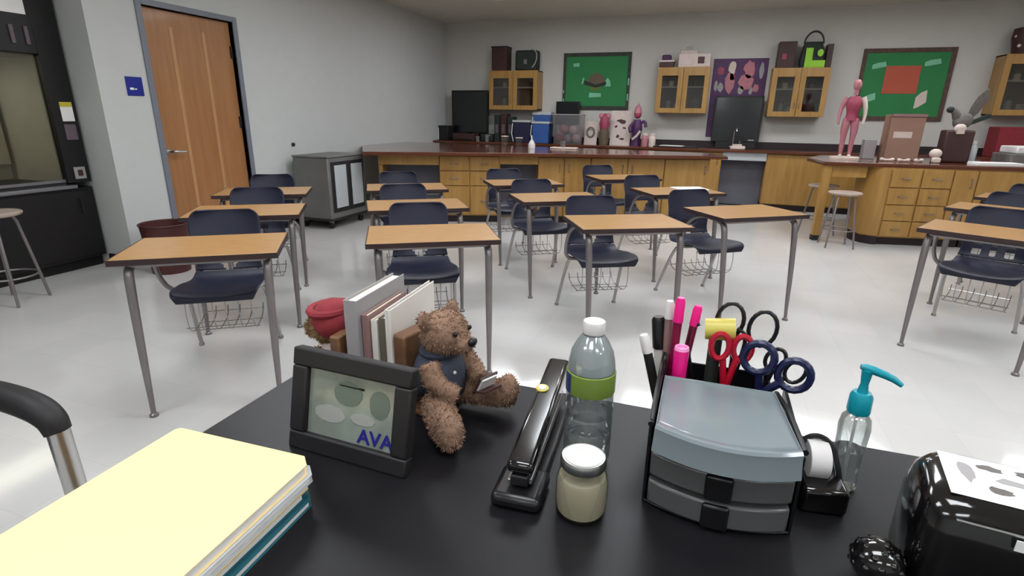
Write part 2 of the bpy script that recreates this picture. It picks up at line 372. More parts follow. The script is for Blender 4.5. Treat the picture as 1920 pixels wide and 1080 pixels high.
# ================================================================== LAB BENCHES
def off(poly, d):
    """inset a convex-ish polygon by d"""
    n = len(poly); a = sum(poly[i][0]*poly[(i+1) % n][1]-poly[(i+1) % n][0]*poly[i][1] for i in range(n))
    if a < 0: poly = poly[::-1]
    out = []
    for i in range(n):
        p0, p1, p2 = Vector(poly[i-1]), Vector(poly[i]), Vector(poly[(i+1) % n])
        e1 = (p1-p0).normalized(); e2 = (p2-p1).normalized()
        n1 = Vector((-e1.y, e1.x)); n2 = Vector((-e2.y, e2.x)); b = (n1+n2).normalized()
        out.append(tuple(p1+b*d/max(.3, b.dot(n1))))
    return out
def seg_frame(p, q):
    """matrix: local x along p->q, local -y faces out (towards camera), origin p"""
    a = atan2(q[1]-p[1], q[0]-p[0]); return Matrix.Translation((p[0], p[1], 0)) @ Matrix.Rotation(a, 4, 'Z'), sqrt((q[0]-p[0])**2+(q[1]-p[1])**2)
def base_cab(p, q, label, drawers=None, doors=None, depth=.5, z0=.09, z1=.868, group='lab base cabinets', m='cab'):
    Mx, L = seg_frame(p, q); t = thing('base_cabinet', label, 'cabinet', Mx.to_translation(), Mx.to_euler().z, group)
    obj('carcass', B(0.002, L-.002, .02, depth, z0, z1), m, t); obj('toe_kick', B(.01, L-.01, .06, depth, 0, z0), 'kick', t)
    if drawers:
        nc, hs = drawers; wd = L/nc
        for c in range(nc):
            z = z1-.01
            for hh in hs:
                zb = z-hh*(z1-z0-.02)
                dr = obj('drawer', B(c*wd+.008, (c+1)*wd-.008, 0, .02, zb+.006, z-.006), m, t, .003)
                obj('handle', MB().tube([(c*wd+wd/2-.05, 0, (z+zb)/2), (c*wd+wd/2-.04, -.022, (z+zb)/2), (c*wd+wd/2+.04, -.022, (z+zb)/2), (c*wd+wd/2+.05, 0, (z+zb)/2)], .005, 8), 'legpaint', dr); z = zb
    if doors:
        wd = L/doors
        for c in range(doors):
            dr = obj('door', B(c*wd+.008, (c+1)*wd-.008, 0, .02, z0+.012, z1-.018), m, t, .003)
            hx = (c+1)*wd-.06 if c % 2 == 0 else c*wd+.06
            obj('handle', MB().tube([(hx, 0, z1-.2), (hx, -.022, z1-.19), (hx, -.022, z1-.11), (hx, 0, z1-.1)], .005, 8), 'legpaint', dr)
    return t
def knee(p, q, label, zt=.87, za=.74, back=.42, am='cab', end=False, post=False):
    Mx, L = seg_frame(p, q); t = thing('knee_space_unit', label, 'bench', Mx.to_translation(), Mx.to_euler().z, 'open knee spaces of the lab benches')
    obj('apron', B(.002, L-.002, 0, .03, za, zt), am, t, .002)
    if back: obj('back_panel', B(.002, L-.002, back, back+.02, .02, zt), 'cabdark', t, .002)
    if end: obj('end_support', B(0, .05, .031, .415, 0, zt-.002), 'cab', t, .002)
    if post:
        pp = obj('post', B(-.085, -.005, -.02, .06, .06, zt), 'cab', t, .003); obj('post_foot', B(-.087, -.003, -.022, .062, 0, .06), 'rubber', pp, .003)
    return t
LT = [(-4.0, 5.85), (-2.55, 6.5), (-1.43, 6.9), (.245, 7.46), (.0, 8.02), (-1.6, 8.15), (-4.78, 8.3), (-4.78, 7.0)]
t = thing('lab_countertop', 'long brown glossy countertop of the left lab bench', 'countertop', (0, 0, 0))
obj('slab', MB().prism(LT, .872, .91), 'ctop', t, .004); obj('edge_band', MB().prism(off(LT, -.003), .870, .89), 'cedge', t)
def lerp(p, q, s): return (p[0]+(q[0]-p[0])*s, p[1]+(q[1]-p[1])*s)
LB = [(-3.95, 6.1), (-2.5, 6.66), (-1.4, 7.06), (.05, 7.55)]
def at(i, s): return lerp(LB[i], LB[i+1], s)
base_cab(at(0, .50), at(0, 1.), 'maple drawer cabinet of left lab bench, nearest the rolling cart', drawers=(2, (.25, .25, .5)))
knee(at(0, .0), at(0, .50), 'maple-topped open knee space of left bench nearest the rolling cart', end=True)
knee(at(1, .0), at(1, .42), 'maple-topped open knee space in the middle of left bench', za=.76)
base_cab(at(1, .42), at(1, 1.), 'maple two-door cabinet in middle of left bench', doors=2)
base_cab(at(2, 0), at(2, .62), 'maple cabinet with wide doors near right end of left bench', doors=2)
base_cab(at(2, .62), at(2, 1.), 'maple end cabinet at the right tip of left bench', doors=1)
# right bench
RT = [(1.18, 7.75), (1.27, 7.1), (2.2, 7.2), (3.3, 7.4), (5.4, 7.8), (5.4, 9.0), (3.2, 8.7), (1.45, 8.45)]
t = thing('lab_countertop', 'brown glossy countertop of the right lab bench holding models', 'countertop', (0, 0, 0))
obj('slab', MB().prism(RT, .872, .91), 'ctop', t, .004); obj('edge_band', MB().prism(off(RT, -.003), .870, .89), 'cedge', t)
RB = [(1.945, 7.125), (2.8, 7.3), (5.3, 7.78)]
knee((1.36, 7.16), (1.73, 7.22), 'open knee space with square post at stools, right bench', back=0, post=True)
t = thing('curved_end_cabinet', 'rounded brown end of the right lab bench beside stools', 'cabinet', (0, 0, 0))
arc = [(1.94, 7.145), (1.87, 7.16), (1.79, 7.22), (1.74, 7.31), (1.72, 7.42), (1.72, 7.62), (1.84, 7.62)]
obj('carcass', MB().prism(arc, .09, .868), 'cab', t); obj('toe_kick', MB().prism(arc, 0, .1), 'kick', t)
base_cab(RB[0], lerp(RB[0], RB[1], .72), 'maple drawer cabinet of the right bench beside its rounded end', drawers=(2, (.27, .25, .24, .24)))
base_cab(lerp(RB[0], RB[1], .72), RB[1], 'narrow maple cabinet right of the drawers on right bench', doors=1)
base_cab(RB[1], lerp(RB[1], RB[2], .5), 'maple cabinet of right bench behind the right desk row', doors=2)
base_cab(lerp(RB[1], RB[2], .5), RB[2], 'maple cabinet at far right of right bench', doors=2)
# back counter
t = thing('lab_countertop', 'brown wall countertop with dark backsplash along the far wall', 'countertop', (0, 0, 0))
obj('slab', B(-4.79, 6.4, 9.25, 9.895, .862, .90), 'ctop', t, .004); struct('trim_2', B(-4.79, 6.4, 9.875, 9.897, .902, 1.0), 'kick')
for x0, x1, lab, kw in ((-4.7, -2.6, 'maple wall-counter cabinet in left corner behind left bench', dict(doors=3)), (-2.6, -.6, 'maple wall-counter cabinet behind the middle of left bench', dict(doors=3)), (-.6, .22, 'maple wall-counter cabinet left of the sink opening', dict(doors=1)),
        (.86, 1.72, 'maple wall-counter cabinet right of the sink opening', dict(doors=1)), (1.72, 3.9, 'maple wall-counter cabinet behind the right bench', dict(doors=3)), (3.9, 6.3, 'maple wall-counter cabinet in far right corner', dict(doors=3))):
    base_cab((x0, 9.3), (x1, 9.3), lab, z1=.86, depth=.55, **kw)
knee((.22, 9.3), (.86, 9.3), 'open grey sink space under the far wall counter', zt=.86, am='cartpanel', back=.3)
# sink faucet
t = thing('faucet', 'chrome gooseneck faucet on the far wall counter', 'faucet', (.36, 9.6, .9))
obj('spout', MB().tube([(0, 0, 0), (0, 0, .26), (.01, -.03, .31), (.03, -.08, .31), (.035, -.1, .26)], .012, smooth=2), 'chrome', t)
obj('valve_handle', MB().tube([(-.05, 0, .03), (.05, 0, .03)], .012).tube([(.1, 0, 0), (.1, 0, .12)], .01), 'chrome', t)
t = thing('soap_tray', 'cream tray beside the faucet on the far counter', 'tray', (.43, 9.42, .9))
obj('dish', B(-.11, .11, -.07, .07, 0, .05), 'bone', t, .012); obj('sponge', B(-.08, .06, -.04, .04, .05, .075), 'bone', t, .008)
# ================================================================== WALL CABINETS
def wall_cab(x0, x1, z0, z1, label, y=9.57):
    t = thing('wall_cabinet', label, 'cabinet', (x0, y, z0), 0, 'glass-door wall cabinets'); W, H, D = x1-x0, z1-z0, B_Y-y-.002
    c = MB().box(0, .02, .02, D, 0, H).box(W-.02, W, .02, D, 0, H).box(0, W, .02, D, 0, .02).box(0, W, .02, D, H-.02, H)
    obj('carcass', c, 'cab', t, .002); obj('back_panel', B(.02, W-.02, D-.01, D, .02, H-.02), 'cabin', t)
    obj('shelf', B(.02, W-.02, .04, D-.01, H*.56, H*.56+.02), 'bone', t)
    for k in (0, 1):
        a, b = k*W/2+.003, (k+1)*W/2-.003; r = .075
        fr = MB().box(a, a+r, 0, .02, 0, H).box(b-r, b, 0, .02, 0, H).box(a+r, b-r, 0, .02, 0, r).box(a+r, b-r, 0, .02, H-r-.05, H)
        dd = obj('door', fr, 'cab', t, .002); obj('pane', B(a+r-.005, b-r+.005, .008, .012, r-.005, H-r-.045), 'pane', dd)
        hx = b-.03 if k == 0 else a+.03
        obj('handle', MB().tube([(hx, 0, .12), (hx, -.02, .13), (hx, -.02, .19), (hx, 0, .2)], .004, 8), 'legpaint', dd)
    # contents
    names = ('lower left', 'lower middle', 'lower right', 'upper left', 'upper right')
    side = label.split('wall cabinet ')[-1]
    for k, (fx, zz, hh, mm) in enumerate(((.25, .02, .2, 'bookg'), (.42, .02, .15, 'boxw'), (.76, .02, .22, 'featherg'), (.27, H*.56+.02, .1, 'boxw'), (.74, H*.56+.02, .09, 'dkbrown'))):
        r = .04+.012*(k % 3)
        j = thing('storage_jar', '%s jar, %s, in cabinet %s' % (('grey', 'pale', 'grey lidded', 'squat pale', 'dark brown')[k], names[k], side), 'jar', (x0+fx*W, y+.17, z0+zz), 0, 'jars inside wall cabinets')
        obj('body', MB().lathe([(0, 0), (r, .0), (r, hh*.8), (r*.8, hh*.88), (0, hh*.88)], n=16), mm, j); obj('lid', MB().lathe([(0, hh*.88), (r*.85, hh*.88), (r*.85, hh), (0, hh)], n=16), 'featherg', j)
    return t
wall_cab(-3.81, -2.91, 1.45, 2.10, 'maple glass-door wall cabinet above the black monitor corner')
wall_cab(-.90, -.10, 1.43, 2.12, 'maple glass-door wall cabinet left of the purple anatomy poster')
wall_cab(.79, 1.57, 1.395, 2.09, 'maple glass-door wall cabinet right of the purple anatomy poster')
wall_cab(3.62, 4.5, 1.45, 2.23, 'maple glass-door wall cabinet at the far right edge')
# boxes on cabinets
def boxy(name, label, cat, m, x0, x1, y0, y1, z0, z1, rz=0, bevel=.006, group=None, extra=None):
    cx, cy = (x0+x1)/2, (y0+y1)/2
    o = obj(name, B(x0-cx, x1-cx, y0-cy, y1-cy, 0, z1-z0), m, None, bevel); o.location = (cx, cy, z0); o.rotation_euler = (0, 0, rz)
    if extra:
        for (n2, m2, a) in extra: obj(n2, B(*a), m2, o, .002)
    return tag(o, label, cat, group)
boxy('storage_box', 'tall dark brown box standing on leftmost wall cabinet, left one', 'box', 'dkbrown', -3.78, -3.5, 9.62, 9.88, 2.102, 2.5, extra=[('flap', 'black', (-.15, .15, -.14, .14, .38, .40))])
t = thing('handled_case', 'dark case with grey handle on leftmost wall cabinet, right one', 'case', (-3.15, 9.74, 2.102))
obj('shell', B(-.2, .2, -.1, .1, 0, .33), 'dgreen', t, .03); obj('handle', MB().tube([(.12, -.11, .05), (.2, -.13, .15), (.2, -.13, .3), (.1, -.11, .34)], .012, smooth=1), 'bookg', t); obj('latch', B(-.04, .02, -.112, -.1, .1, .18), 'legpaint', t, .004)
# cabinet 2 boxes
boxy('printed_carton', 'pale printed carton with dark diamond on wall cabinet left of poster', 'box', 'boxw', -.6, -.12, 9.62, 9.86, 2.122, 2.32, extra=[('diamond_print', 'dkbrown', (.05, .15, -.124, -.12, .05, .15))])
t = thing('toy_vehicle', 'small dark box with cream rim at left end of that cabinet top', 'box', (-.78, 9.72, 2.122))
obj('case', B(-.11, .11, -.09, .09, 0, .08), 'dkbrown', t, .01); obj('rim', B(-.12, .12, -.1, .1, .08, .11), 'boxw', t, .005); obj('lid', B(-.08, .06, -.07, .07, .11, .19), 'purple', t, .02)
t = thing('wire_handle_box', 'translucent box with loop handle behind the printed carton', 'box', (-.45, 9.80, 2.322))
obj('case', B(-.14, .12, -.06, .06, 0, .06), 'boxw', t, .01); obj('handle', MB().tube([(-.08, 0, .06), (-.07, 0, .13), (.04, 0, .13), (.05, 0, .06)], .008, smooth=1), 'bone', t)
# cabinet 3: dark box + green bag
boxy('storage_box', 'dark brown box on wall cabinet right of the poster', 'box', 'dkbrown', .83, 1.07, 9.64, 9.87, 2.092, 2.46, extra=[('pink_print', 'flesh2', (-.06, .0, -.118, -.115, .12, .2))])
t = thing('tote_bag', 'lime green and black bag with round handle on wall cabinet', 'bag', (1.295, 9.7, 2.092)); t.scale = (.8, .85, 1)
bg = MB().loft([[(x*sx, y*sy, z) for x, y in ((-.17, -.08), (.0, -.1), (.17, -.08), (.19, 0), (.17, .08), (0, .1), (-.17, .08), (-.19, 0))] for z, sx, sy in ((0, 1, 1), (.1, 1.1, 1.05), (.22, 1.0, .8), (.32, .85, .5), (.36, .75, .3))])
obj('bag_body', bg, 'dgreen', t); obj('green_panel', B(-.12, .0, -.112, -.104, .02, .27), 'lime', t, .003); obj('green_base', B(-.12, .22, -.118, -.108, .0, .1), 'lime', t, .003)
obj('green_badge', MB().lathe([(.05, 0), (.05, .01), (0, .012)], n=20), 'lime', t, loc=(.12, -.115, .2), rot=(pi/2, 0, 0))
obj('handle', MB().tube([(.16*cos(a), -.02, .33+.17*sin(a)) for a in [pi*k/14 for k in range(15)]], .014), 'black', t)
boxy('storage_box', 'narrow dark box right of the green bag on cabinet', 'box', 'dkbrown', 1.49, 1.57, 9.70, 9.88, 2.092, 2.42)
t = thing('dotted_basket', 'dark basket with white dots on rightmost wall cabinet', 'basket', (3.85, 9.72, 2.232))
obj('bowl', MB().lathe([(0, 0), (.13, 0), (.17, .2), (.165, .32), (.13, .33), (0, .3)], n=24), 'dkbrown', t)
for a, z in ((-2.4, .1), (-1.9, .2), (-2.8, .22), (-1.3, .12), (-2.2, .28)):
    obj('dot', MB().ell((.155*cos(a), .155*sin(a), z), (.022, .022, .022), n=10, m=6), 'bone', t)
boxy('storage_box', 'brown box lying on the rightmost wall cabinet', 'box', 'cardb', 4.05, 4.45, 9.62, 9.86, 2.232, 2.42)
# ================================================================== BULLETIN BOARDS, POSTER
def pane_shape(pts, y, th=.004): return MB().prism(pts, 0, th, R=Matrix.Translation((0, y, 0)) @ Matrix.Rotation(pi/2, 4, 'X'))
t = thing('bulletin_board', 'green bulletin board with dark patterned border on far wall', 'bulletin board', (-1.955, B_Y-.002, 1.93))
obj('backing', B(-.56, .56, -.02, 0, -.44, .44), 'green', t)
obj('border', MB().box(-.58, .58, -.026, -.0, .40, .46).box(-.58, .58, -.026, 0, -.46, -.40).box(-.58, -.53, -.026, 0, -.4, .4).box(.53, .58, -.026, 0, -.4, .4), 'gborder', t)
obj('brown_cutout', pane_shape([(-.14, 0), (-.1, .1), (0, .14), (.12, .1), (.17, 0), (.05, -.04), (-.08, -.04)], -.022), 'brownp', t)
obj('dark_arc', pane_shape([(-.2, .02), (-.2, -.05), (0, -.1), (.18, -.06), (.18, 0), (0, -.05)], -.023), 'dgreen', t)
obj('olive_cutout', pane_shape([(-.1, -.06), (.1, -.06), (.06, -.14), (-.08, -.14)], -.022), 'olive', t)
for pts in ([(-.25, -.04), (-.22, -.03), (-.2, .06), (-.23, .06)], [(.16, -.08), (.26, -.08), (.25, .0), (.2, .06), (.16, .0)], [(-.11, -.26), (.1, -.25), (.1, -.19), (-.1, -.18)], [(-.4, .24), (-.3, .24), (-.3, .3), (-.41, .29)]):
    obj('paper_cutout', pane_shape(pts, -.022), 'mint', t)
for z in (-.25, .0): obj('border_scrap', B(.545, .57, -.03, -.026, z-.06, z+.05), 'mint', t)
for z in (-.3, -.16): obj('border_scrap', B(-.57, -.55, -.03, -.026, z-.03, z+.02), 'mint', t)
t = thing('bulletin_board', 'green bulletin board with red square in middle, brown border', 'bulletin board', (2.565, B_Y-.002, 1.86))
obj('backing', B(-.53, .56, -.02, 0, -.48, .48), 'green', t)
obj('border', MB().box(-.56, .59, -.026, 0, .44, .50).box(-.56, .59, -.026, 0, -.5, -.44).box(-.56, -.51, -.026, 0, -.44, .44).box(.53, .59, -.026, 0, -.44, .44), 'bborder', t)
obj('red_square', B(-.24, .2, -.026, -.02, -.12, .26), 'redpaper', t)
for x, z, a, b in ((-.33, .27, .09, .05), (.33, .3, .1, .05), (-.37, -.18, .07, .07), (.28, -.2, .07, .13)):
    obj('paper_cutout', pane_shape([(x-a, z-b), (x-a*.2, z-b*.8), (x+a, z-b*.3), (x+a*.8, z+b), (x-a*.3, z+b*.7), (x-a, z+b*.2)], -.022), 'mint' if x < .2 or z > 0 else 'bone', t)
t = thing('anatomy_poster', 'purple anatomy poster with pink figures between wall cabinets', 'poster', (.33, B_Y-.001, 1.66))
obj('sheet', B(-.4, .41, -.004, 0, -.6, .6), 'purple', t)
def blob(x, z, a, b, n=14, j=.2):
    rnd = random.Random(int(x*1000+z*77)); return [(x+a*cos(2*pi*k/n)*(1+rnd.uniform(-j, j)), z+b*sin(2*pi*k/n)*(1+rnd.uniform(-j, j))) for k in range(n)]
for x, z, a, b, mm in ((-.11, .47, .055, .1, 'bone'), (-.13, .25, .065, .16, 'flesh'), (.15, .44, .085, .12, 'flesh'), (.12, .24, .11, .12, 'flesh'), (-.28, .42, .05, .06, 'flesh2'), (.32, .42, .035, .12, 'bookg'), (-.33, .2, .03, .08, 'bookg'), (-.26, .17, .04, .07, 'bookg'), (.27, .16, .04, .06, 'flesh'), (.05, .13, .05, .06, 'bookg'), (.2, .12, .03, .06, 'bookg'), (-.1, .33, .04, .05, 'redpaper')):
    obj('figure_print', pane_shape(blob(x, z, a, b), -.0045, .0012), mm, t)
t = thing('flat_monitor', 'large black screen standing before the purple poster', 'monitor', (.4, 9.72, .90))
Rm = Matrix.Rotation(-.05, 4, 'X')
obj('screen_housing', MB().box(-.38, .34, -.02, .03, .10, .80, R=Rm), 'blackm', t, .006)
obj('screen', MB().box(-.35, .31, -.026, -.02, .16, .77, R=Rm), 'screen', t)
obj('badge', MB().box(.18, .27, -.028, -.022, .12, .14, R=Rm), 'bookg', t)
obj('stand', MB().box(-.1, .1, -.02, .05, .0, .2).box(-.3, .3, -.06, .09, 0, .1), 'blackm', t, .004)
# ================================================================== ITEMS ON FAR COUNTER (left corner)
def monitor(x0, x1, y, z0, zc, z1, label, rz=0):
    cx = (x0+x1)/2; W = (x1-x0)/2; t = thing('monitor', label, 'monitor', (cx, y, z0), rz)
    obj('screen_housing', B(-W, W, -.02, .04, zc-z0, z1-z0), 'black', t, .006); obj('screen', B(-W+.03, W-.03, -.024, -.02, zc-z0+.03, z1-z0-.03), 'screen', t)
    obj('stand', B(-.05, .05, 0, .03, .01, zc-z0+.1).box(-.14, .14, -.1, .1, 0, .014), 'black', t, .003); return t
monitor(-4.60, -3.88, 9.7, .9, 1.03, 1.78, 'large black computer monitor in far left corner')
monitor(-2.62, -2.2, 9.80, .9, 1.22, 1.60, 'small dark monitor under the green bulletin board')
t = thing('speaker_box', 'dark speaker with white edge in the far left corner', 'speaker', (-4.66, 9.5, .9), -.2)
obj('cabinet', B(-.1, .12, -.08, .1, 0, .26), 'blackm', t, .008); obj('white_edge', MB().box(-.11, -.085, -.1, -.08, .01, .22), 'bookw', t)
t = thing('printer', 'low dark printer below the large corner monitor', 'printer', (-4.2, 9.42, .9))
obj('body', B(-.22, .2, -.1, .12, 0, .13), 'dkbrown', t, .01); obj('paper_tray', B(-.16, .14, -.13, -.1, .02, .04), 'black', t)
for i, (x, lab) in enumerate(((-3.93, 'left small steel cup below the corner monitor'), (-3.75, 'right small steel cup beside the corner monitor'))):
    t = thing('metal_cup', lab, 'cup', (x, 9.33, .9)); obj('cup_body', MB().lathe([(0, 0), (.035, 0), (.04, .12-.03*(1-i)), (.034, .12-.03*(1-i)), (.03, .01), (0, .01)], n=18), 'metal', t)
t = thing('console_box', 'black low console box beside corner monitor', 'box', (-3.83, 9.60, .9)); obj('case', B(-.12, .12, -.1, .1, 0, .12), 'dgreen', t, .01); obj('knob', MB().ell((0.05, -.1, .1), (.02, .01, .02)), 'bookg', t)
for i, (x0, x1, z1, mm, lab) in enumerate(((-3.68, -3.58, 1.36, 'dgreen', 'dark green upright binder under leftmost wall cabinet'), (-3.56, -3.45, 1.38, 'dkbrown', 'dark brown upright binder right of green one'), (-3.43, -3.33, 1.33, 'dgreen', 'shorter dark green binder beside blue bin'))):
    t = thing('binder', lab, 'binder', ((x0+x1)/2, 9.62, .9), 0, 'upright binders on far counter'); w_ = (x1-x0)/2
    obj('cover', B(-w_, w_, -.12, .12, 0, z1-.9), mm, t, .004); obj('spine_label', B(-w_*.5, w_*.5, -.123, -.12, .15, .3), 'greylab', t)
def bin_(x0, x1, y0, y1, z0, z1, mm, label):
    t = thing('storage_bin', label, 'bin', ((x0+x1)/2, (y0+y1)/2, z0)); a, b = (x1-x0)/2, (y1-y0)/2; H = z1-z0
    obj('tub', MB().loft([[(-a*.93, -b*.93, 0), (a*.93, -b*.93, 0), (a*.93, b*.93, 0), (-a*.93, b*.93, 0)], [(-a, -b, H*.9), (a, -b, H*.9), (a, b, H*.9), (-a, b, H*.9)]]), mm, t, .008)
    obj('lid', B(-a-.012, a+.012, -b-.012, b+.012, H*.9, H), 'cartpanel', t, .006)
    obj('handle', MB().tube([(-a-.01, -b, H*.85), (-a-.02, -b-.01, H*.4), (-a*.95, -b, .02)], .008), 'white', t); return t
bin_(-3.27, -2.96, 9.35, 9.6, .9, 1.28, 'darkblue', 'dark blue bin with white lid edge on far counter')
bin_(-2.92, -2.62, 9.35, 9.62, .9, 1.26, 'bluebin', 'bright blue bin with pale lid on far counter')
bin_(-3.0, -2.68, 9.66, 9.85, .9, 1.42, 'bluebin', 'tall blue bin standing behind the bright blue bin')
t = thing('clear_tote', 'clear plastic tote holding pink and silver items', 'bin', (-2.3, 9.47, .9))
obj('tub', MB().loft([[(-.22, -.13, 0), (.22, -.13, 0), (.22, .13, 0), (-.22, .13, 0)], [(-.25, -.15, .48), (.25, -.15, .48), (.25, .15, .48), (-.25, .15, .48)]]), 'clearp', t)
obj('rim', MB().tube([(-.25, -.15, .48), (.25, -.15, .48), (.25, .15, .48), (-.25, .15, .48)], .01, closed=True), 'bookg', t)
for x, z, mm in ((-.15, .09, 'flesh2'), (-.01, .08, 'bookg'), (.135, .09, 'boxw'), (-.08, .24, 'flesh'), (.08, .23, 'bone'), (-.15, .37, 'purple')):
    o = obj('craft_ball', MB().ell((0, 0, 0), (.075, .07, .075), n=12, m=8), mm, None, loc=(-2.3+x, 9.47, .905+z)); tag(o, {'flesh2': 'crimson', 'bookg': 'grey', 'boxw': 'off-white', 'flesh': 'pink', 'bone': 'ivory', 'purple': 'purple'}[mm]+' craft bundle inside the clear plastic tote', 'craft supply', 'bundles inside the clear tote')
t = thing('display_card', 'white card with grey round print, leaning left of red one', 'card', (-1.94, 9.6, .9)); R_ = Matrix.Rotation(-.12, 4, 'X')
obj('card', MB().box(-.11, .11, 0, .01, 0, .38, R=R_), 'boxw', t); obj('round_print', MB().tube([(.06*cos(2*pi*k/18), -.003, .2+.08*sin(2*pi*k/18)) for k in range(18)], .012, 8, closed=True), 'featherg', t)
t = thing('mascot_bottle', 'pink and dark rounded bottle between the two white cards', 'bottle', (-1.70, 9.55, .9))
obj('base_body', MB().lathe([(0, 0), (.07, 0), (.085, .06), (.085, .2), (.07, .27), (0, .27)], n=20), 'brownp', t); obj('pink_top', MB().lathe([(0, .26), (.078, .26), (.09, .34), (.07, .44), (.03, .5), (0, .51)], n=20), 'flesh2', t); obj('pink_ear', MB().ell((-.06, -.02, .47), (.04, .03, .05)).ell((.06, -.02, .47), (.04, .03, .05)), 'flesh', t)
t = thing('display_card', 'large white card with small black drawings on far counter', 'card', (-1.44, 9.62, .9))
obj('card', MB().box(-.17, .17, 0, .012, 0, .56, R=R_), 'boxw', t)
for x, z, a, b in ((-.02, .4, .06, .02), (.03, .38, .05, .03), (-.08, .3, .025, .02), (.06, .28, .03, .015), (-.04, .14, .03, .03), (.03, .1, .04, .018)):
    obj('drawing', MB().prism(blob(x, z, a, b, 10, .35), 0, .0015, R=R_ @ Matrix.Translation((0, -.001, 0)) @ Matrix.Rotation(pi/2, 4, 'X')), 'dkbrown', t)
t = thing('figurine', 'small purple and black figurine with pink head on counter', 'figurine', (-1.16, 9.55, .9))
obj('body', MB().tube([(0, 0, 0), (0, 0, .16), (.01, 0, .3), (0, 0, .42)], [.08, .07, .09, .05], 12, smooth=1).tube([(-.05, 0, .36), (-.12, -.02, .3), (-.09, -.05, .22)], .028, smooth=1).tube([(.05, 0, .36), (.13, -.02, .4), (.15, -.03, .3)], .026, smooth=1), 'purple', t)
obj('head', MB().ell((0, 0, .5), (.06, .06, .07)), 'flesh2', t); obj('headdress', MB().lathe([(.065, .52), (.05, .6), (0, .68)], n=14), 'flesh', t); obj('white_sash', MB().tube([(-.05, -.08, .1), (.02, -.09, .16), (.07, -.08, .24)], .02), 'bone', t)
for x, mm, lab in ((-1.0, 'flesh', 'pink jar with white lid on the far counter'), (-.88, 'boxw', 'pale empty-looking jar right of the pink one')):
    t = thing('small_jar', lab, 'jar', (x, 9.42, .9)); obj('glass_body', MB().lathe([(0, 0), (.05, 0), (.055, .02), (.055, .15), (.04, .17), (0, .17)], n=20), mm, t); obj('lid', MB().lathe([(0, .17), (.045, .17), (.045, .21), (0, .212)], n=20), 'bone', t)
# papers on open black folder right of jars
t = thing('open_folder', 'black open folder lying at the edge of far counter', 'folder', (-.5, 9.42, .9), -.05)
obj('cover', B(-.34, .34, -.13, .13, 0, .02), 'blackm', t, .004)
tag(obj('paper_sheet', B(-.22, .14, -.1, .1, .0, .008), 'paper', loc=(-.52, 9.41, .921), rot=(0, 0, -.2)), 'white sheets lying on the open black folder', 'paper')
# ---- things on left bench
def beaker(x, y, lab, r=.045, hh=.12, z=.91):
    t = thing('glass_beaker', lab, 'beaker', (x, y, z), 0, 'beakers on the left bench')
    obj('glass_wall', MB().lathe([(0, 0), (r, 0), (r, hh), (r*1.1, hh+.005), (r*.93, hh), (r*.93, .005), (0, .005)], n=22), 'jar', t); obj('rim', MB().tube([(r*1.05*cos(2*pi*k/20), r*1.05*sin(2*pi*k/20), hh) for k in range(20)], .005, 6, closed=True), 'bone', t)
beaker(-2.87, 7.85, 'left glass beaker on left bench before blue bins', .05, .15); beaker(-2.68, 7.95, 'right glass beaker on left bench before blue bins', .05, .13)
t = thing('squeeze_bottle', 'small white cone-shaped squeeze bottle on left bench', 'bottle', (-2.42, 7.75, .91)); obj('bottle_body', MB().lathe([(0, 0), (.05, 0), (.052, .05), (.02, .11), (0, .11)], n=18), 'white', t); obj('nozzle', MB().lathe([(.014, .11), (.005, .18), (0, .18)], n=12), 'white', t)
t = thing('shallow_tray', 'shallow tan tray on left bench beside the white bottle', 'tray', (-1.95, 7.85, .91)); obj('tray_dish', B(-.2, .18, -.08, .08, 0, .02), 'bone', t, .006)
t = thing('small_cup', 'small dark cup standing in the tan tray', 'cup', (-1.98, 7.85, .931)); obj('cup_body', MB().lathe([(0, 0), (.035, 0), (.04, .09), (.034, .09), (.03, .01), (0, .01)], n=16), 'featherg', t)
# ---- right bench: models
t = thing('anatomy_model', 'standing pink muscle anatomy model on a white base', 'model', (1.58, 7.78, .91), -.2); t.scale = (.95, .95, 1.06)
body = MB().tube([(0, 0, .42), (0, 0, .5), (0, 0, .60), (0, 0, .68)], [.075, .062, .095, .055], 14, smooth=2)
obj('torso', body, 'flesh2', t); obj('head', MB().ell((0, 0, .80), (.045, .052, .06)).tube([(0, 0, .69), (0, 0, .77)], .024), 'flesh', t)
for sgn, lab in ((-1, 'arm'), (1, 'arm')):
    obj('arm', MB().tube([(sgn*.085, 0, .67), (sgn*.125, 0, .58), (sgn*.14, -.02, .47), (sgn*.13, -.04, .38)], [.032, .028, .02, .012], 10, smooth=1), 'flesh' if sgn < 0 else 'bone', t)
    obj('leg', MB().tube([(sgn*.04, 0, .44), (sgn*.055, -.01, .32), (sgn*.05, 0, .22), (sgn*.05, .01, .1), (sgn*.05, 0, .045)], [.048, .045, .03, .027, .016], 12, smooth=1), 'flesh', t)
    obj('foot', MB().ell((sgn*.05, -.03, .035), (.024, .05, .018)), 'bone', t)
obj('base', MB().lathe([(0, 0), (.15, 0), (.15, .02), (.14, .025), (0, .025)], n=28, sx=1.15), 'bone', t)
boxy('small_carton', 'small grey carton right of the anatomy model', 'box', 'bookg', 1.80, 1.93, 7.9, 8.05, .91, 1.14)
t = thing('cardboard_box', 'brown cardboard box with white label on right bench', 'box', (2.17, 7.9, .91), .05)
obj('carton', B(-.18, .17, -.12, .12, 0, .52), 'cardb', t, .006); obj('white_label', B(-.13, .06, -.123, -.12, .26, .33), 'bone', t); obj('flap', B(-.18, .17, -.14, -.12, .50, .53), 'bookm', t)
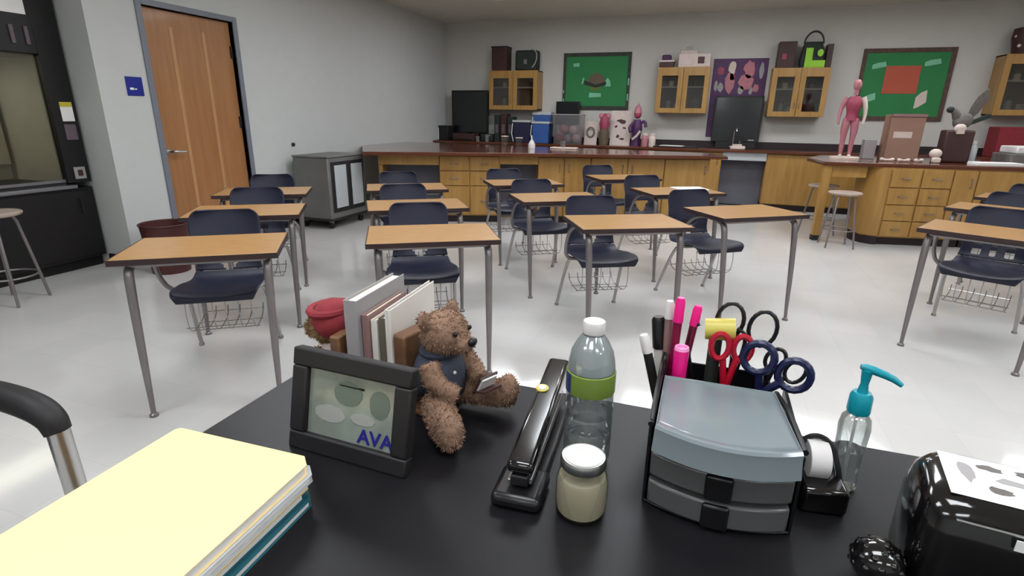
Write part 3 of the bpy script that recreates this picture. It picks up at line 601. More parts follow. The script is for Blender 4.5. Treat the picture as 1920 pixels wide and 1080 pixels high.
for i, (x, y, lab) in enumerate(((1.98, 7.56, 'leftmost small pale bone on the right bench edge'), (2.14, 7.54, 'middle small pale bone before the cardboard box'), (2.3, 7.58, 'right small pale bone before the cardboard box'))):
    t = thing('bone_piece', lab, 'bone', (x, y, .91), .4*i, 'pale bones on the right bench')
    obj('shaft', MB().tube([(-.05, 0, .02), (0, 0, .016), (.05, 0, .02)], [.018, .01, .018], 10, smooth=1), 'bone', t); obj('knuckle', MB().ell((-.055, 0, .022), (.02, .024, .02)).ell((.055, 0, .022), (.02, .024, .02)), 'bone', t)
t = thing('skull_model', 'white skull stacked in front of the perched bird', 'model', (2.46, 7.62, .91)); obj('cranium', MB().ell((0, 0, .1), (.06, .07, .055)), 'bone', t); obj('jaw', B(-.04, .04, -.09, -.02, .0, .06), 'bone', t, .015); obj('neck_stand', MB().lathe([(0, 0), (.04, 0), (.03, .05), (0, .06)], n=12), 'dkbrown', t)
t = thing('bird_model', 'grey stuffed bird with spread wing on a dark block', 'model', (2.68, 7.8, .91), 0)
obj('pedestal', B(-.14, .14, -.1, .1, 0, .36), 'dkbrown', t, .02)
obj('body', MB().ell((.02, 0, .46), (.1, .07, .09), R=Matrix.Rotation(-.5, 3, 'Y')).tube([(-.04, 0, .5), (-.08, -.02, .56), (-.12, -.03, .58)], [.05, .035, .03], 10, smooth=1), 'featherg', t)
obj('head', MB().ell((-.13, -.03, .58), (.04, .035, .035)), 'dgreen', t)
obj('wing', MB().loft([[(.0+.04, -.01, .50), (.08, .02, .46), (.06, .03, .5)], [(.06, -.02, .62), (.16, .02, .56), (.12, .03, .62)], [(.1, -.02, .72), (.22, .01, .7), (.15, .02, .74)], [(.17, -.01, .80), (.2, 0, .79), (.19, .01, .81)]]), 'featherg', t)
obj('tail', MB().loft([[(.1, -.03, .42), (.1, .03, .42), (.1, .03, .46), (.1, -.03, .46)], [(.26, -.05, .5), (.26, .05, .5), (.25, .05, .54), (.25, -.05, .54)]]), 'dgreen', t)
obj('skull', MB().ell((-.02, -.1, .38), (.06, .035, .05)).box(-.05, .02, -.13, -.09, .32, .36), 'bone', t)
t = thing('small_bottle', 'small white bottle right of the stuffed bird', 'bottle', (2.93, 7.95, .91)); obj('bottle_body', MB().lathe([(0, 0), (.035, 0), (.035, .16), (.014, .19), (.014, .22), (0, .22)], n=16), 'cartpanel', t); obj('cap', MB().lathe([(.017, .21), (.017, .24), (0, .24)], n=12), 'white', t)
t = thing('cash_register', 'pale grey desktop machine with white top at right', 'machine', (3.45, 7.85, .91), .12)
obj('body', B(-.3, .4, -.18, .18, 0, .12), 'featherg', t, .01); obj('top_cover', B(-.24, .4, -.14, .18, .12, .2), 'white', t, .015); obj('slot', B(-.12, .0, -.1, -.02, .2, .203), 'blackm', t); obj('side_panel', B(.08, .2, -.2, -.18, 0.0, .16), 'white', t, .005)
tag(obj('paper_stack', B(-.22, .22, -.1, .1, 0, .03), 'paper', None, .003, loc=(3.0, 7.52, .91), rot=(0, 0, .15)), 'white paper stack in front of the pale machine', 'paper')
boxy('storage_box', 'maroon box on the far counter under rightmost wall cabinet', 'box', 'redhat', 3.72, 4.3, 9.45, 9.8, .9, 1.30)
# ================================================================== STUDENT DESKS with attached chairs
def shell_pt(sv, u):
    P = [(.135, .415, .185), (.14, .442, .205), (.20, .452, .215), (.30, .445, .215), (.40, .438, .21), (.48, .442, .20), (.535, .462, .188), (.572, .505, .176), (.592, .56, .172), (.61, .63, .178), (.628, .70, .188), (.643, .765, .188), (.65, .80, .172), (.652, .818, .14)]
    n = len(P)-1; f = sv*n; i = min(int(f), n-1); q = f-i
    g = lambda k: P[max(0, min(n, k))]
    def cr(a, b, c, d): return .5*((2*b)+(-a+c)*q+(2*a-5*b+4*c-d)*q*q+(-a+3*b-3*c+d)*q**3)
    y, z, hw = [cr(g(i-1)[k], g(i)[k], g(i+1)[k], g(i+2)[k]) for k in range(3)]
    seat = max(0, 1-sv/.42); back = max(0, min(1, (sv-.5)/.2))
    z += .028*abs(u)**2.5*min(1, seat*3)*min(1, sv*8)*1.
    y -= .045*abs(u)**2*back
    return Vector((u*hw-.04, y, z))
def shell(s0, s1, n, hole=None):
    m = 22; bm = bmesh.new(); g = []
    for j in range(n+1):
        g.append([bm.verts.new(shell_pt(s0+(s1-s0)*j/n, -1+2*i/m)) for i in range(m+1)])
    for j in range(n):
        for i in range(m):
            u = -1+2*(i+.5)/m; sv = s0+(s1-s0)*(j+.5)/n
            if hole and hole(u, sv): continue
            bm.faces.new((g[j][i], g[j][i+1], g[j+1][i+1], g[j+1][i]))
    me = bpy.data.meshes.new('shell'); bm.to_mesh(me); bm.free(); return me
def tri_hole(u, sv):                                                # rounded triangular grip opening, point down
    z = shell_pt(sv, 0).z
    return .482 < z < .572 and abs(u) < .10+(z-.482)*3.6
def slot_holes(u, sv):
    z = shell_pt(sv, 0).z
    return .50 < z < .59 and any(abs(u-c) < .11 for c in (-.5, 0, .5))
def make_chair_parts(t, m='navy', hole=tri_hole, SP=.5):
    a = obj('seat', shell(0, SP, 22), m, t); b = obj('backrest', shell(SP, 1, 30, hole), m, t)
    for o in (a, b):
        s = o.modifiers.new('solid', 'SOLIDIFY'); s.thickness = .011; s.offset = -1
        s2 = o.modifiers.new('sub', 'SUBSURF'); s2.levels = 1; s2.render_levels = 1
    for x in (-.24+0, .2):
        sg = -1 if x < 0 else 1
        obj('rear_leg', MB().tube([(-.04+sg*.10, .36, .425), (-.04+sg*.18, .38, .42), (-.04+sg*.205, .43, .39), (-.04+sg*.225, .60, .012), ], .0115, 10, smooth=2).lathe([(0, 0), (.016, 0), (.016, .012), (.011, .02), (0, .02)], (-.04+sg*.225, .60, 0), 12), 'chrome', t)
        obj('back_support', MB().tube([(-.04+sg*.10, .42, .425), (-.04+sg*.15, .53, .435), (-.04+sg*.155, .605, .50), (-.04+sg*.15, .635, .60), (-.04+sg*.14, .65, .68)], .009, 8, smooth=2), 'chrome', t)
def make_desk(name, label, loc, rz, hole=tri_hole, group='student desks with attached chairs'):
    t = thing(name, label, 'student desk', loc, rz, group); W, D = .338, .23
    top = obj('desktop', B(-W, W, -D, D, .735, .752), 'desk', t, .003)
    obj('edge_band', MB().box(-W-.004, W+.004, -D-.004, -D, .726, .7515).box(-W-.004, W+.004, D, D+.004, .726, .7515).box(-W-.004, -W, -D, D, .726, .7515).box(W, W+.004, -D, D, .726, .7515).box(-W, W, -D, D, .7275, .7345), 'dedge', top)
    for s in (-1, 1):
        obj('front_leg', MB().tube([(s*.24, .12, .715), (s*.275, -.1, .715), (s*.285, -.165, .70), (s*.285, -.185, .64), (s*.28, -.22, .32), (s*.278, -.235, .1), (s*.276, -.245, .012)], [.016, .018, .020, .020, .0175, .0125, .011], 12, smooth=1).lathe([(0, 0), (.02, 0), (.018, .012), (.011, .018), (0, .018)], (s*.276, -.245, 0), 14), 'legpaint', t)
    obj('frame_rail', MB().tube([(-.285, -.165, .712), (.285, -.165, .712)], .012, 8).tube([(-.24, .12, .712), (.24, .12, .712)], .010, 8), 'legpaint', t)
    obj('support_arm', MB().tube([(-.25, .0, .712), (-.27, .12, .71), (-.305, .19, .66), (-.31, .25, .54), (-.29, .30, .455), (-.22, .34, .425), (.1, .36, .422)], .0125, 10, smooth=2), 'legpaint', t)
    make_chair_parts(t, 'navy', hole)
    wires = MB()
    for k in range(6):
        x = -.20+k*.064; wires.tube([(x, .2, .43), (x, .19, .3), (x, .23, .225), (x, .33, .205), (x, .50, .215), (x, .53, .27)], .0028, 6, smooth=1)
    for y, z in ((.20, .26), (.3, .208), (.42, .208), (.52, .24)): wires.tube([(-.21, y, z), (.13, y, z)], .0028, 6)
    wires.tube([(-.21, .19, .42), (.13, .19, .42)], .004, 6)
    obj('book_basket', wires, 'chrome', t)
    return t
D_ = radians
dk = make_desk('student_desk', 'student desk with blue chair, nearest on left by the column', (-2.225, 1.92, 0), D_(35.2))
DESKS = [(-2.80, 2.76, 34, 'student desk with blue chair, second in leftmost row'),
 (-3.36, 3.52, 33, 'student desk with blue chair, rearmost in leftmost row near cart'),
 (-1.371, 2.598, 31.6, 'front student desk of second row, behind the bears and books'),
 (-1.923, 3.426, 35, 'middle student desk of second row from left'),
 (-2.475, 4.25, 33.6, 'rear student desk of second row, before the drawer cabinet'),
 (-.43, 3.373, 28.5, 'front student desk of third row, straight behind the water bottle'),
 (-1.09, 4.213, 33.5, 'middle student desk of third row from left'),
 (-1.65, 5.03, 34, 'rear student desk of third row, near the left lab bench'),
 (.288, 4.098, 35.9, 'front student desk of fourth row with empty wide top, above scissors'),
 (-.218, 5.032, 32.6, 'middle student desk of fourth row with papers on its chair side'),
 (-.83, 5.95, 33, 'rear student desk of fourth row beside the small stool')]
for x, y, a, lab in DESKS: copy_tree(dk, (x, y, 0), D_(a), lab)
e1 = make_desk('student_desk', 'nearest right student desk, its blue chair back has three slots', (1.66, 3.92, 0), D_(-28), slot_holes)
copy_tree(e1, (2.14, 4.96, 0), D_(-30), 'middle student desk of right row, partly outside the frame')
copy_tree(e1, (2.62, 5.78, 0), D_(-30), 'rear student desk of right row near right lab bench')
tag(obj('paper_sheet', B(-.14, .14, -.1, .1, 0, .006), 'paper', loc=(-.12, 5.2, .7525), rot=(0, 0, .5)), 'white paper on middle desk of fourth row', 'paper')
t = thing('waste_bin', 'round maroon waste bin on floor beside the wood door', 'waste bin', (-4.40, 3.40, 0))
obj('bin_wall', MB().lathe([(.0, 0), (.15, 0), (.19, .42), (.196, .425), (.19, .43), (.182, .425), (.143, .015), (0, .015)], n=36), 'brownsh', t); obj('rim', MB().tube([(.192*cos(2*pi*k/32), .192*sin(2*pi*k/32), .425) for k in range(32)], .007, 8, closed=True), 'brownsh', t)
# ================================================================== TEACHER BENCH
t = thing('teacher_bench', 'large black-topped bench filling the foreground', 'bench', (0, 0, 0))
obj('top_slab', B(-.67, 2.2, -.35, .83, .875, BT), 'bench', t, .003)
obj('pedestal', B(-.6, 2.1, -.25, .75, .09, .875), 'cab', t); obj('toe_kick', B(-.56, 2.06, -.2, .7, 0, .09), 'kick', t)
# ---- chair arm at left edge
t = thing('guest_chair', 'metal-framed chair with black armrest cut by left picture edge', 'chair', (-1.385, .70, -.012))
for i, dy in enumerate((0, -.55)):
    obj('armrest', MB().tube([(-.52, dy, .67), (-.40, dy, .70), (-.2, dy, .715), (-.06, dy, .71), (.0, dy, .69), (.012, dy, .655)], [.03, .033, .034, .034, .032, .028], 14, smooth=2), 'blackm', t)
    obj('front_leg', MB().tube([(.012, dy, .66), (.02, dy, .5), (.03, dy, .3), (.03, dy, .012)], .024, 14), 'metal', t)
    obj('rear_leg', MB().tube([(-.5, dy, .67), (-.55, dy, .4), (-.56, dy, .0)], .018, 10, flat=.6), 'metal', t)
obj('seat', B(-.6, -.2, -.5, -.1, .42, .48), 'blackm', t, .02); obj('backrest', B(-.66, -.6, -.52, -.03, .55, .9), 'blackm', t, .02)
obj('crossbar', MB().tube([(-.5, -.55, .41), (-.5, 0, .41)], .012), 'metal', t)
# ---- folder stack
def folder(z0, z1, mm, lab, dx=0, dy=0, a=0, tab=None, name='file_folder', shape=None):
    t = thing(name, lab, 'folder' if 'folder' in name else 'paper', (-.515+dx, .30+dy, z0), a, 'stacked folders at the bench corner')
    hx, hy = .107, .155; H = z1-z0; c = .014
    poly = [(-hx, -hy), (hx, -hy), (hx, hy-c), (hx-c, hy), (-hx+.005, hy), (-hx, hy-.005)]
    if tab: poly = [(-hx, -hy), (hx, -hy), (hx, -.12), (hx+.012, -.115), (hx+.012, -.03), (hx, -.02), (hx, hy-c), (hx-c, hy), (-hx+.005, hy), (-hx, hy-.005)]
    if H > .004:
        obj('back_cover', MB().prism(poly, 0, .0008), mm, t)
        obj('sheets', MB().prism(off(poly[:], .003) if not tab else [(-hx+.002, -hy+.002), (hx-.002, -hy+.002), (hx-.002, hy-c), (hx-c, hy-.003), (-hx+.005, hy-.003)], .0009, H-.0009), 'paper', t)
        obj('front_cover', MB().prism(poly, H-.0008, H), mm, t)
    else: obj('sheet', MB().prism(poly, 0, H), mm, t)
    return t
folder(.910, .920, 'teal', 'teal folder at the bottom of the stack', .004, -.004, .035)
folder(.9203, .931, 'teal', 'teal and white folder second from the stack bottom', -.004, -.006, .02)
folder(.9313, .942, 'cream2', 'manila folder with tab in the middle of the stack', -.002, 0, .03, tab=True)
folder(.9423, .952, 'cartpanel', 'pale papers folder just under the top one', .003, .003, .02)
folder(.9523, .966, 'cream', 'pale yellow folder lying on top of the stack', 0, 0, .03)
# ---- picture frame
t = thing('picture_frame', 'black tabletop picture frame leaning back with a pale print', 'picture frame', (-.426, .528, BT), D_(-2.5))
Rf = Matrix.Rotation(-.22, 4, 'X'); W, H, b = .098, .148, .026
fr = MB()
for a in ((-W, W, 0, b), (-W, W, H-b, H), (-W, -W+b, b, H-b), (W-b, W, b, H-b)):
    fr.box(a[0], a[1], 0, .018, a[2], a[3], R=Rf)
obj('frame_border', fr, 'blackm', t, .003)
obj('backing', MB().box(-W+.004, W-.004, .012, .017, .004, H-.004, R=Rf), 'black', t)
ph = obj('picture', MB().box(-W+b-.002, W-b+.002, .009, .011, b-.002, H-b+.002, R=Rf), 'photo', t)
lw = Rf.to_euler().x
text_mesh('lettering', 'AVA', .028, .0004, 'ink', ph, Rf @ Vector((.014, .0082, b+.004)), (pi/2-.22, 0, 0), 1.05)
for bx, bz, ba, bb, bm_ in ((-.006, .094, .024, .017, 'photodark'), (.046, .088, .016, .020, 'photodark'), (-.035, .060, .026, .012, 'photolight'), (.02, .062, .02, .008, 'photolight')):
    obj('print_blur', MB().prism(blob(bx, bz, ba, bb, 30, .05), 0, .0004, R=Rf @ Matrix.Translation((0, .0088, 0)) @ Matrix.Rotation(pi/2, 4, 'X')), bm_, ph)
obj('easel_leg', MB().box(-.02, .02, .0, .004, 0, .11, R=Matrix.Translation((0, .075, 0)) @ Matrix.Rotation(.42, 4, 'X')), 'black', t)
# ---- books and bookends
def book(x, w_, y0, y1, H, cm, lab, rz=.06, edge='pages'):
    t = thing('book', lab, 'book', (x, y0, BT), rz, 'books between the bear bookends'); L = y1-y0
    obj('cover', MB().box(0, .002, 0, L, 0, H).box(w_-.002, w_, 0, L, 0, H).box(0.002, w_-.002, 0, .002, 0, H), cm, t, .0006)
    obj('page_block', B(.0025, w_-.0025, .0025, L-.004, .003, H-.004), edge, t)
book(-.505, .023, .66, .82, .185, 'bookg', 'pale book tallest on the left beside the red hat')
book(-.481, .012, .67, .80, .160, 'bookm', 'thin mauve book between the white volumes')
book(-.468, .010, .675, .80, .152, 'bookw', 'thin cream book beside the mauve one')
book(-.457, .014, .68, .83, .155, 'bookt', 'taupe binder spine in the middle of the books')
book(-.442, .010, .675, .84, .172, 'bookw', 'white ring binder with blue edge near brown bear', edge='bookg')
def fuzz(me_obj, mb_list, m, name, parent, n=5200, L=.005, vox=.0032, seed=3):
    """union of blobs -> one remeshed surface with short fur blades"""
    a = MB()
    for q in mb_list: a.add(q.v, q.f)
    me = a.mesh('tmp'); o = bpy.data.objects.new('tmp', me); COL.objects.link(o)
    r = o.modifiers.new('r', 'REMESH'); r.mode = 'VOXEL'; r.voxel_size = vox
    s = o.modifiers.new('s', 'SMOOTH'); s.iterations = 4; s.factor = .5
    bpy.context.view_layer.update(); dg = bpy.context.evaluated_depsgraph_get(); me2 = bpy.data.meshes.new_from_object(o.evaluated_get(dg)); bpy.data.objects.remove(o)
    rnd = random.Random(seed); V = [v.co.copy() for v in me2.vertices]; Fc = [tuple(p.vertices) for p in me2.polygons]
    for i, v in enumerate(me2.vertices): V[i] = v.co+v.normal*(noise.noise(v.co*130)*.0016)
    vs = [tuple(v) for v in V]; fs = list(Fc); ps = list(me2.polygons)
    for k in range(n):
        p = ps[rnd.randrange(len(ps))]; c = p.center; nn = (p.normal+Vector((rnd.uniform(-.7, .7), rnd.uniform(-.7, .7), rnd.uniform(-.9, .3)))).normalized()
        tt = nn.orthogonal().normalized(); tt.rotate(Matrix.Rotation(rnd.uniform(0, 6.28), 3, nn)); w_ = .0011
        i = len(vs); vs += [tuple(c+tt*w_), tuple(c-tt*w_), tuple(c+nn*L*rnd.uniform(.6, 1.2))]; fs.append((i, i+1, i+2))
    mm = bpy.data.meshes.new(name); mm.from_pydata(vs, [], fs); mm.update()
    return obj(name, mm, m, parent, ang=180)
# brown bear (faces +x, slightly to the camera), bookend
t = thing('teddy_bear_bookend', 'brown teddy bear in denim vest seated against wooden bookend', 'bookend', (-.352, .70, BT+.002), D_(-12))
obj('wooden_block', B(-.078, -.052, -.035, .10, 0, .128), 'bwood', t, .004); obj('base_plate', B(-.078, .0, -.035, .09, 0, .004), 'bwood', t)
Z = lambda *a: Vector(a)
parts = [MB().ell((-.012, .0, .065), (.036, .036, .055)), MB().ell((.0, 0, .137), (.038, .037, .036)), MB().ell((.032, 0, .126), (.02, .019, .016)),
 MB().ell((-.012, -.034, .164), (.008, .013, .014)), MB().ell((-.012, .034, .164), (.008, .013, .014)),
 MB().tube([(.0, -.028, .03), (.035, -.055, .026), (.062, -.078, .024)], [.024, .024, .023], 14, smooth=1), MB().tube([(.0, .028, .03), (.045, .042, .03), (.076, .05, .03)], [.024, .023, .021], 14, smooth=1),
 MB().ell((.072, -.086, .03), (.021, .019, .029)), MB().ell((.083, .052, .037), (.018, .02, .028)),
 MB().tube([(-.005, -.034, .094), (.016, -.045, .066), (.042, -.028, .052)], [.017, .016, .014], 12, smooth=1), MB().tube([(-.005, .034, .094), (.02, .044, .07), (.046, .026, .058)], [.017, .016, .014], 12, smooth=1)]
fuzz(None, parts, 'bear', 'plush_body', t, 6500)
vest = [[(-.012+(.040*s)*cos(a), (.041*s)*sin(a), z) for a in [2*pi*k/20 for k in range(20)]] for z, s in ((.035, 1.0), (.055, 1.06), (.075, 1.04), (.092, .9), (.106, .62))]
ve = MB().loft(vest, cap=False); vo = obj('denim_vest', ve, 'denim', t); so = vo.modifiers.new('s', 'SOLIDIFY'); so.thickness = .003
obj('collar', MB().tube([(-.01+.027*cos(a), .028*sin(a), .106) for a in [2*pi*k/16 for k in range(16)]], .006, 8, closed=True), 'denim', t)
obj('nose', MB().ell((.053, 0, .133), (.006, .009, .007)), 'black', t)
for s in (-1, 1): obj('eye', MB().ell((.034, s*.018, .147), (.004, .004, .004), n=10, m=6), 'black', t)
obj('button', MB().ell((.027, -.012, .08), (.003, .003, .003), n=8, m=6), 'bone', t)
t = thing('tiny_book', 'tiny dark book with white pages held by brown bear', 'book', (-.292, .70, BT+.052), D_(-25)); 
obj('cover', MB().box(0, .003, -.018, .018, 0, .036, R=Matrix.Rotation(.5, 4, 'Y')).box(.0, .03, -.018, .018, 0, .003, R=Matrix.Rotation(-.3, 4, 'Y')), 'dkbrown', t); obj('page_block', MB().box(.003, .006, -.015, .015, .003, .033, R=Matrix.Rotation(.5, 4, 'Y')), 'paper', t)
# second bear (faces -x), red hat
t = thing('teddy_bear_bookend', 'tan teddy bear with red hat at left end of books', 'bookend', (-.556, .705, BT+.002), D_(180))
obj('wooden_block', B(-.040, -.022, -.06, .05, 0, .12), 'bwood', t, .003)
parts = [MB().ell((.01, .0, .05), (.028, .032, .045)), MB().ell((.015, 0, .118), (.033, .033, .033)), MB().ell((.045, 0, .108), (.017, .017, .019)),
 MB().tube([(.01, -.024, .024), (.045, -.036, .02)], [.018, .017], 12), MB().tube([(.01, .024, .024), (.045, .036, .02)], [.018, .017], 12), MB().tube([(.012, .03, .08), (.035, .036, .055)], [.013, .012], 12), MB().tube([(.012, -.03, .08), (.035, -.036, .055)], [.013, .012], 12)]
fuzz(None, parts, 'bear2', 'plush_body', t, 4200, seed=5)
obj('red_hat', MB().ell((.004, 0, .128), (.036, .038, .036)).tube([(.02+.03*cos(a)-.01, .036*sin(a), .146) for a in [2*pi*k/16 for k in range(16)]], .007, 8, closed=True), 'redhat', t)
obj('shirt', MB().lathe([(.032, .02), (.036, .045), (.033, .07), (.02, .09)], (.01, 0, 0), 20), 'boxw', t)
# ---- stapler
t = thing('stapler', 'long black stapler with chrome edge and yellow-white round sticker', 'stapler', (-.172, .535, BT), D_(4))
obj('base_plate', B(-.028, .024, -.01, .235, 0, .012), 'black', t, .004); obj('front_foot', B(-.034, .030, -.018, .05, 0, .02), 'black', t, .008)
Rs = Matrix.Translation((0, .235, .02)) @ Matrix.Rotation(.0, 4, 'X')
def wedge(x0, x1, ya, yb, za0, za1, zb0, zb1):
    return MB().add([(x0, ya, za0), (x1, ya, za0), (x1, ya, za1), (x0, ya, za1), (x0, yb, zb0), (x1, yb, zb0), (x1, yb, zb1), (x0, yb, zb1)], [(0, 1, 2, 3), (4, 7, 6, 5), (0, 4, 5, 1), (3, 2, 6, 7), (0, 3, 7, 4), (1, 5, 6, 2)])
obj('magazine', wedge(-.012, .010, .0, .24, .024, .038, .02, .05), 'blackm', t, .002); obj('chrome_strip', wedge(.010, .014, .005, .22, .026, .034, .03, .045), 'chrome', t, .001).select_set(False)
obj('chrome_line', wedge(-.016, -.012, .0, .1, .026, .032, .03, .036), 'chrome', t, .001)
obj('top_arm', wedge(-.018, .016, .0, .26, .040, .056, .05, .082), 'gloss', t, .006)
st = obj('round_sticker', MB().lathe([(0, -.002), (.0095, -.002), (.0095, .001), (0, .0012)], n=22), 'yellowp', t); st.location = (-.009, .165, .0735); st.rotation_euler = (.1, 0, 0)
st2 = obj('sticker_center', MB().lathe([(0, .0012), (.006, .0012), (.006, .002), (0, .002)], n=22), 'paper', t); st2.location = (-.009, .165, .0735); st2.rotation_euler = (.1, 0, 0)
# ---- candle jar
t = thing('candle_jar', 'cream candle jar with bright metal rim before water bottle', 'jar', (-.0975, .548, BT))
obj('glass', MB().lathe([(0, 0), (.027, 0), (.0305, .004), (.0315, .02), (.0315, .045), (.029, .055), (.0255, .06), (.0255, .068), (.0245, .068), (.0245, .06), (.028, .054), (.0302, .045), (.0302, .02), (.029, .006), (0, .005)], n=40), 'jar', t)
obj('wax', MB().lathe([(0, .006), (.0285, .007), (.0297, .02), (.0297, .044), (.0275, .053), (.0, .053)], n=40), 'wax', t)
obj('metal_lid', MB().lathe([(0, .066), (.0262, .066), (.0272, .068), (.0272, .076), (.0255, .079), (.0235, .079), (.0, .078)], n=40), 'metal', t); obj('lid_face', MB().lathe([(0, .0782), (.0232, .0790), (.0232, .0795), (0, .0797)], n=36), 'cap', t)
# ---- water bottle
t = thing('water_bottle', 'clear plastic water bottle with green label behind candle jar', 'bottle', (-.1135, .655, BT))
obj('bottle_shell', MB().lathe([(0, .004), (.02, 0), (.029, .003), (.032, .012), (.0325, .03), (.031, .034), (.0325, .038), (.0325, .05), (.031, .054), (.0325, .058), (.0325, .072), (.031, .076), (.0325, .08), (.0325, .088), (.031, .092), (.032, .096), (.032, .132), (.0318, .142), (.0308, .152), (.028, .166), (.021, .180), (.014, .190), (.0128, .194)], n=44), 'petg', t)
obj('label', MB().lathe([(.0326, .110), (.0330, .111), (.0330, .139), (.0322, .140)], n=44), 'labelg', t)
obj('label_patch', MB().add([(.0333*cos(a), .0333*sin(a), z) for z in (.111, .139) for a in [3.45+.07*k for k in range(9)]], [(k, k+1, k+10, k+9) for k in range(8)]), 'labelb', t)
obj('misted_shoulder', MB().lathe([(.0312, .141), (.0300, .152), (.0273, .165), (.0205, .179), (.0135, .189)], n=44), 'frost', t)
obj('cap', MB().lathe([(0, .192), (.0145, .192), (.0148, .194), (.0148, .206), (.0138, .208), (0, .208)], n=30), 'cap', t)
# ---- desk organizer
t = thing('desk_organizer', 'black desk organizer with grey drawers and pencil compartment', 'organizer', (.054, -.012, BT))
Y0, Y1 = .592, .80
def bow(x0, x1, yf, yb, dip, xb=None):
    n = 12; xb0, xb1 = xb if xb else (x0, x1)
    return [(x0+(x1-x0)*k/n, yf-dip*(1-(2*k/n-1)**2)) for k in range(n+1)]+[(xb1, yb), (xb0, yb)]
xl, xr = -.079, .083
obj('frame', MB().prism(bow(xl-.003, xr+.003, Y0+.012, Y1, .018, (xl, xr-.004)), 0, .004).box(xl-.004, xl, Y0+.012, Y1+.02, 0, .118).box(xr, xr+.004, Y0+.012, Y1-.02, 0, .105).prism(bow(xl, xr, Y0+.016, .74, .016), .039, .043).prism(bow(xl, xr, Y0+.016, .74, .016), .076, .083), 'black', t, .0015)
for z0 in (.005, .044):
    dr = obj('drawer', MB().prism(bow(xl+.002, xr-.002, Y0+.008, .735, .02), z0, z0+.032), 'drawer', t, .003)
    obj('pull', MB().prism([(-.014, Y0-.016), (.016, Y0-.016), (.016, Y0-.003), (-.014, Y0-.003)], z0-.001, z0+.031), 'black', dr, .003)
tr = [(xl+.004, .735), (xr-.014, .735)]
rings = []
for z, e in ((.084, .004), (.106, .0), (.1125, .0), (.1155, -.003), (.1155, -.006), (.113, -.009), (.1125, -.02)):
    rings.append([(x*(1+e*4), y-(e if y < .7 else -e*.6)*1.0, z) for x, y in bow(xl+.003, xr-.001, Y0+.002, .735, .022, (xl+.003, xr-.016))])
obj('top_tray', MB().loft(rings), 'tray', t)
ph_ = MB().box(xl, xl+.003, .738, .80, .004, .125).box(xr-.02, xr-.017, .738, .80, .004, .108).box(xl, xr-.017, .736, .739, .004, .112).box(xl, xr-.017, .797, .80, .004, .112).box(xl, xr-.017, .738, .8, .004, .008)
obj('pencil_compartment', ph_, 'black', t, .001)
obj('side_rail', MB().tube([(xl-.002, .60, .113), (xl-.002, .70, .117), (xl-.001, .78, .127), (xl-.001, .80, .127)], .0035, 8), 'black', t)
obj('side_rail', MB().tube([(xr+.001, .60, .113), (xr-.005, .69, .113), (xr-.014, .742, .110)], .0038, 8), 'black', t)
# contents
def marker(lab, a, b, r, cm, bm_, name='marker', capf=.3, dark=None):
    a, b = Vector(a)+OX, Vector(b)+OX; t = thing(name, lab, 'marker', a, 0, 'markers in the organizer'); d = b-a; m_ = d*(1-capf)
    obj('barrel', MB().tube([(0, 0, 0), m_], r, 14), bm_, t); obj('cap', MB().tube([m_*.98, d*.97, d], [r*1.15, r*1.12, r*.8], 14), cm, t); return t
PZ = .925; OX = Vector((-.008, -.012, 0))
marker('tall hot pink highlighter standing upright in organizer', (-.008, .772, PZ), (-.004, .772, 1.129), .0062, 'pink', 'pinkd', capf=.16)
marker('tilted hot pink highlighter leaning right in organizer', (-.0, .785, PZ), (.0205, .785, 1.116), .0058, 'pink', 'pinkd', capf=.14)
marker('white marker with pale cap beside the tall pink one', (-.012, .786, PZ), (-.0185, .786, 1.118), .0062, 'cap', 'bookm', capf=.12)
marker('white marker tilted left at the compartment corner', (-.012, .765, PZ+.01), (-.049, .76, 1.071), .0068, 'cap', 'rubber', capf=.18)
marker('black-capped marker behind the tilted white marker', (-.0125, .79, PZ), (-.033, .792, 1.09), .009, 'black', 'bookw', capf=.28)
t = thing('highlighter', 'thick hot pink highlighter with open pale end', 'highlighter', (-.003, .745, PZ)); obj('barrel', MB().lathe([(0, 0), (.009, 0), (.0105, .132), (0, .132)], n=22), 'pink', t); obj('rim', MB().lathe([(.0075, .1325), (.0105, .1325), (.0095, .137), (.007, .137), (.006, .133)], n=22), 'pinkl', t)
def scissors(lab, base, tip, m, w_=.03, r=.0035, rz=0, h1=.03, tilt=0):
    base = Vector(base)+OX; tip = Vector(tip)+OX; t = thing('scissors', lab, 'scissors', base, rz, 'scissors in the organizer')
    L = Vector(tip)-base
    obj('blade', MB().box(-.004, .004, -.0015, .0015, 0, L.length*.55, R=L.to_track_quat('Z', 'Y').to_matrix().to_4x4()), 'metal', t)
    zx = L.normalized(); yx = Vector((0, .8, -.6)); yx = (yx-zx*yx.dot(zx)).normalized(); xx = yx.cross(zx)
    Rt = Matrix((xx, yx, zx)).transposed()
    for s in (-1, 1):
        c = Vector((s*w_*.52, 0, L.length-h1*.8)); pts = [Rt @ (c+Vector((w_*.42*cos(a), .002*s, h1*.85*sin(a)))) for a in [2*pi*k/18 for k in range(18)]]
        hd = obj('handle', MB().tube(pts, r, 8, closed=True).tube([Rt @ Vector((0, 0, L.length*.45)), Rt @ Vector((s*.004, 0, L.length*.6)), Rt @ (c+Vector((-s*w_*.2, 0, -h1*.7)))], r*1.1, 8), m, t)
    return t
scissors('black-handled scissors leaning at the rear of the organizer', (.062, .785, PZ), (.090, .792, 1.118), 'black', .042, .003)
scissors('red-handled scissors in the middle of the organizer', (.066, .768, PZ), (.07, .765, 1.085), 'redp', .028, .0042, h1=.022)
scissors('navy-handled scissors leaning right over the organizer edge', (.088, .770, PZ), (.134, .755, 1.072), 'navyp', .046, .0052, h1=.026)
scissors('dark olive scissors hanging over the right end', (.090, .788, PZ), (.150, .785, 1.058), 'black', .028, .0028, h1=.02)
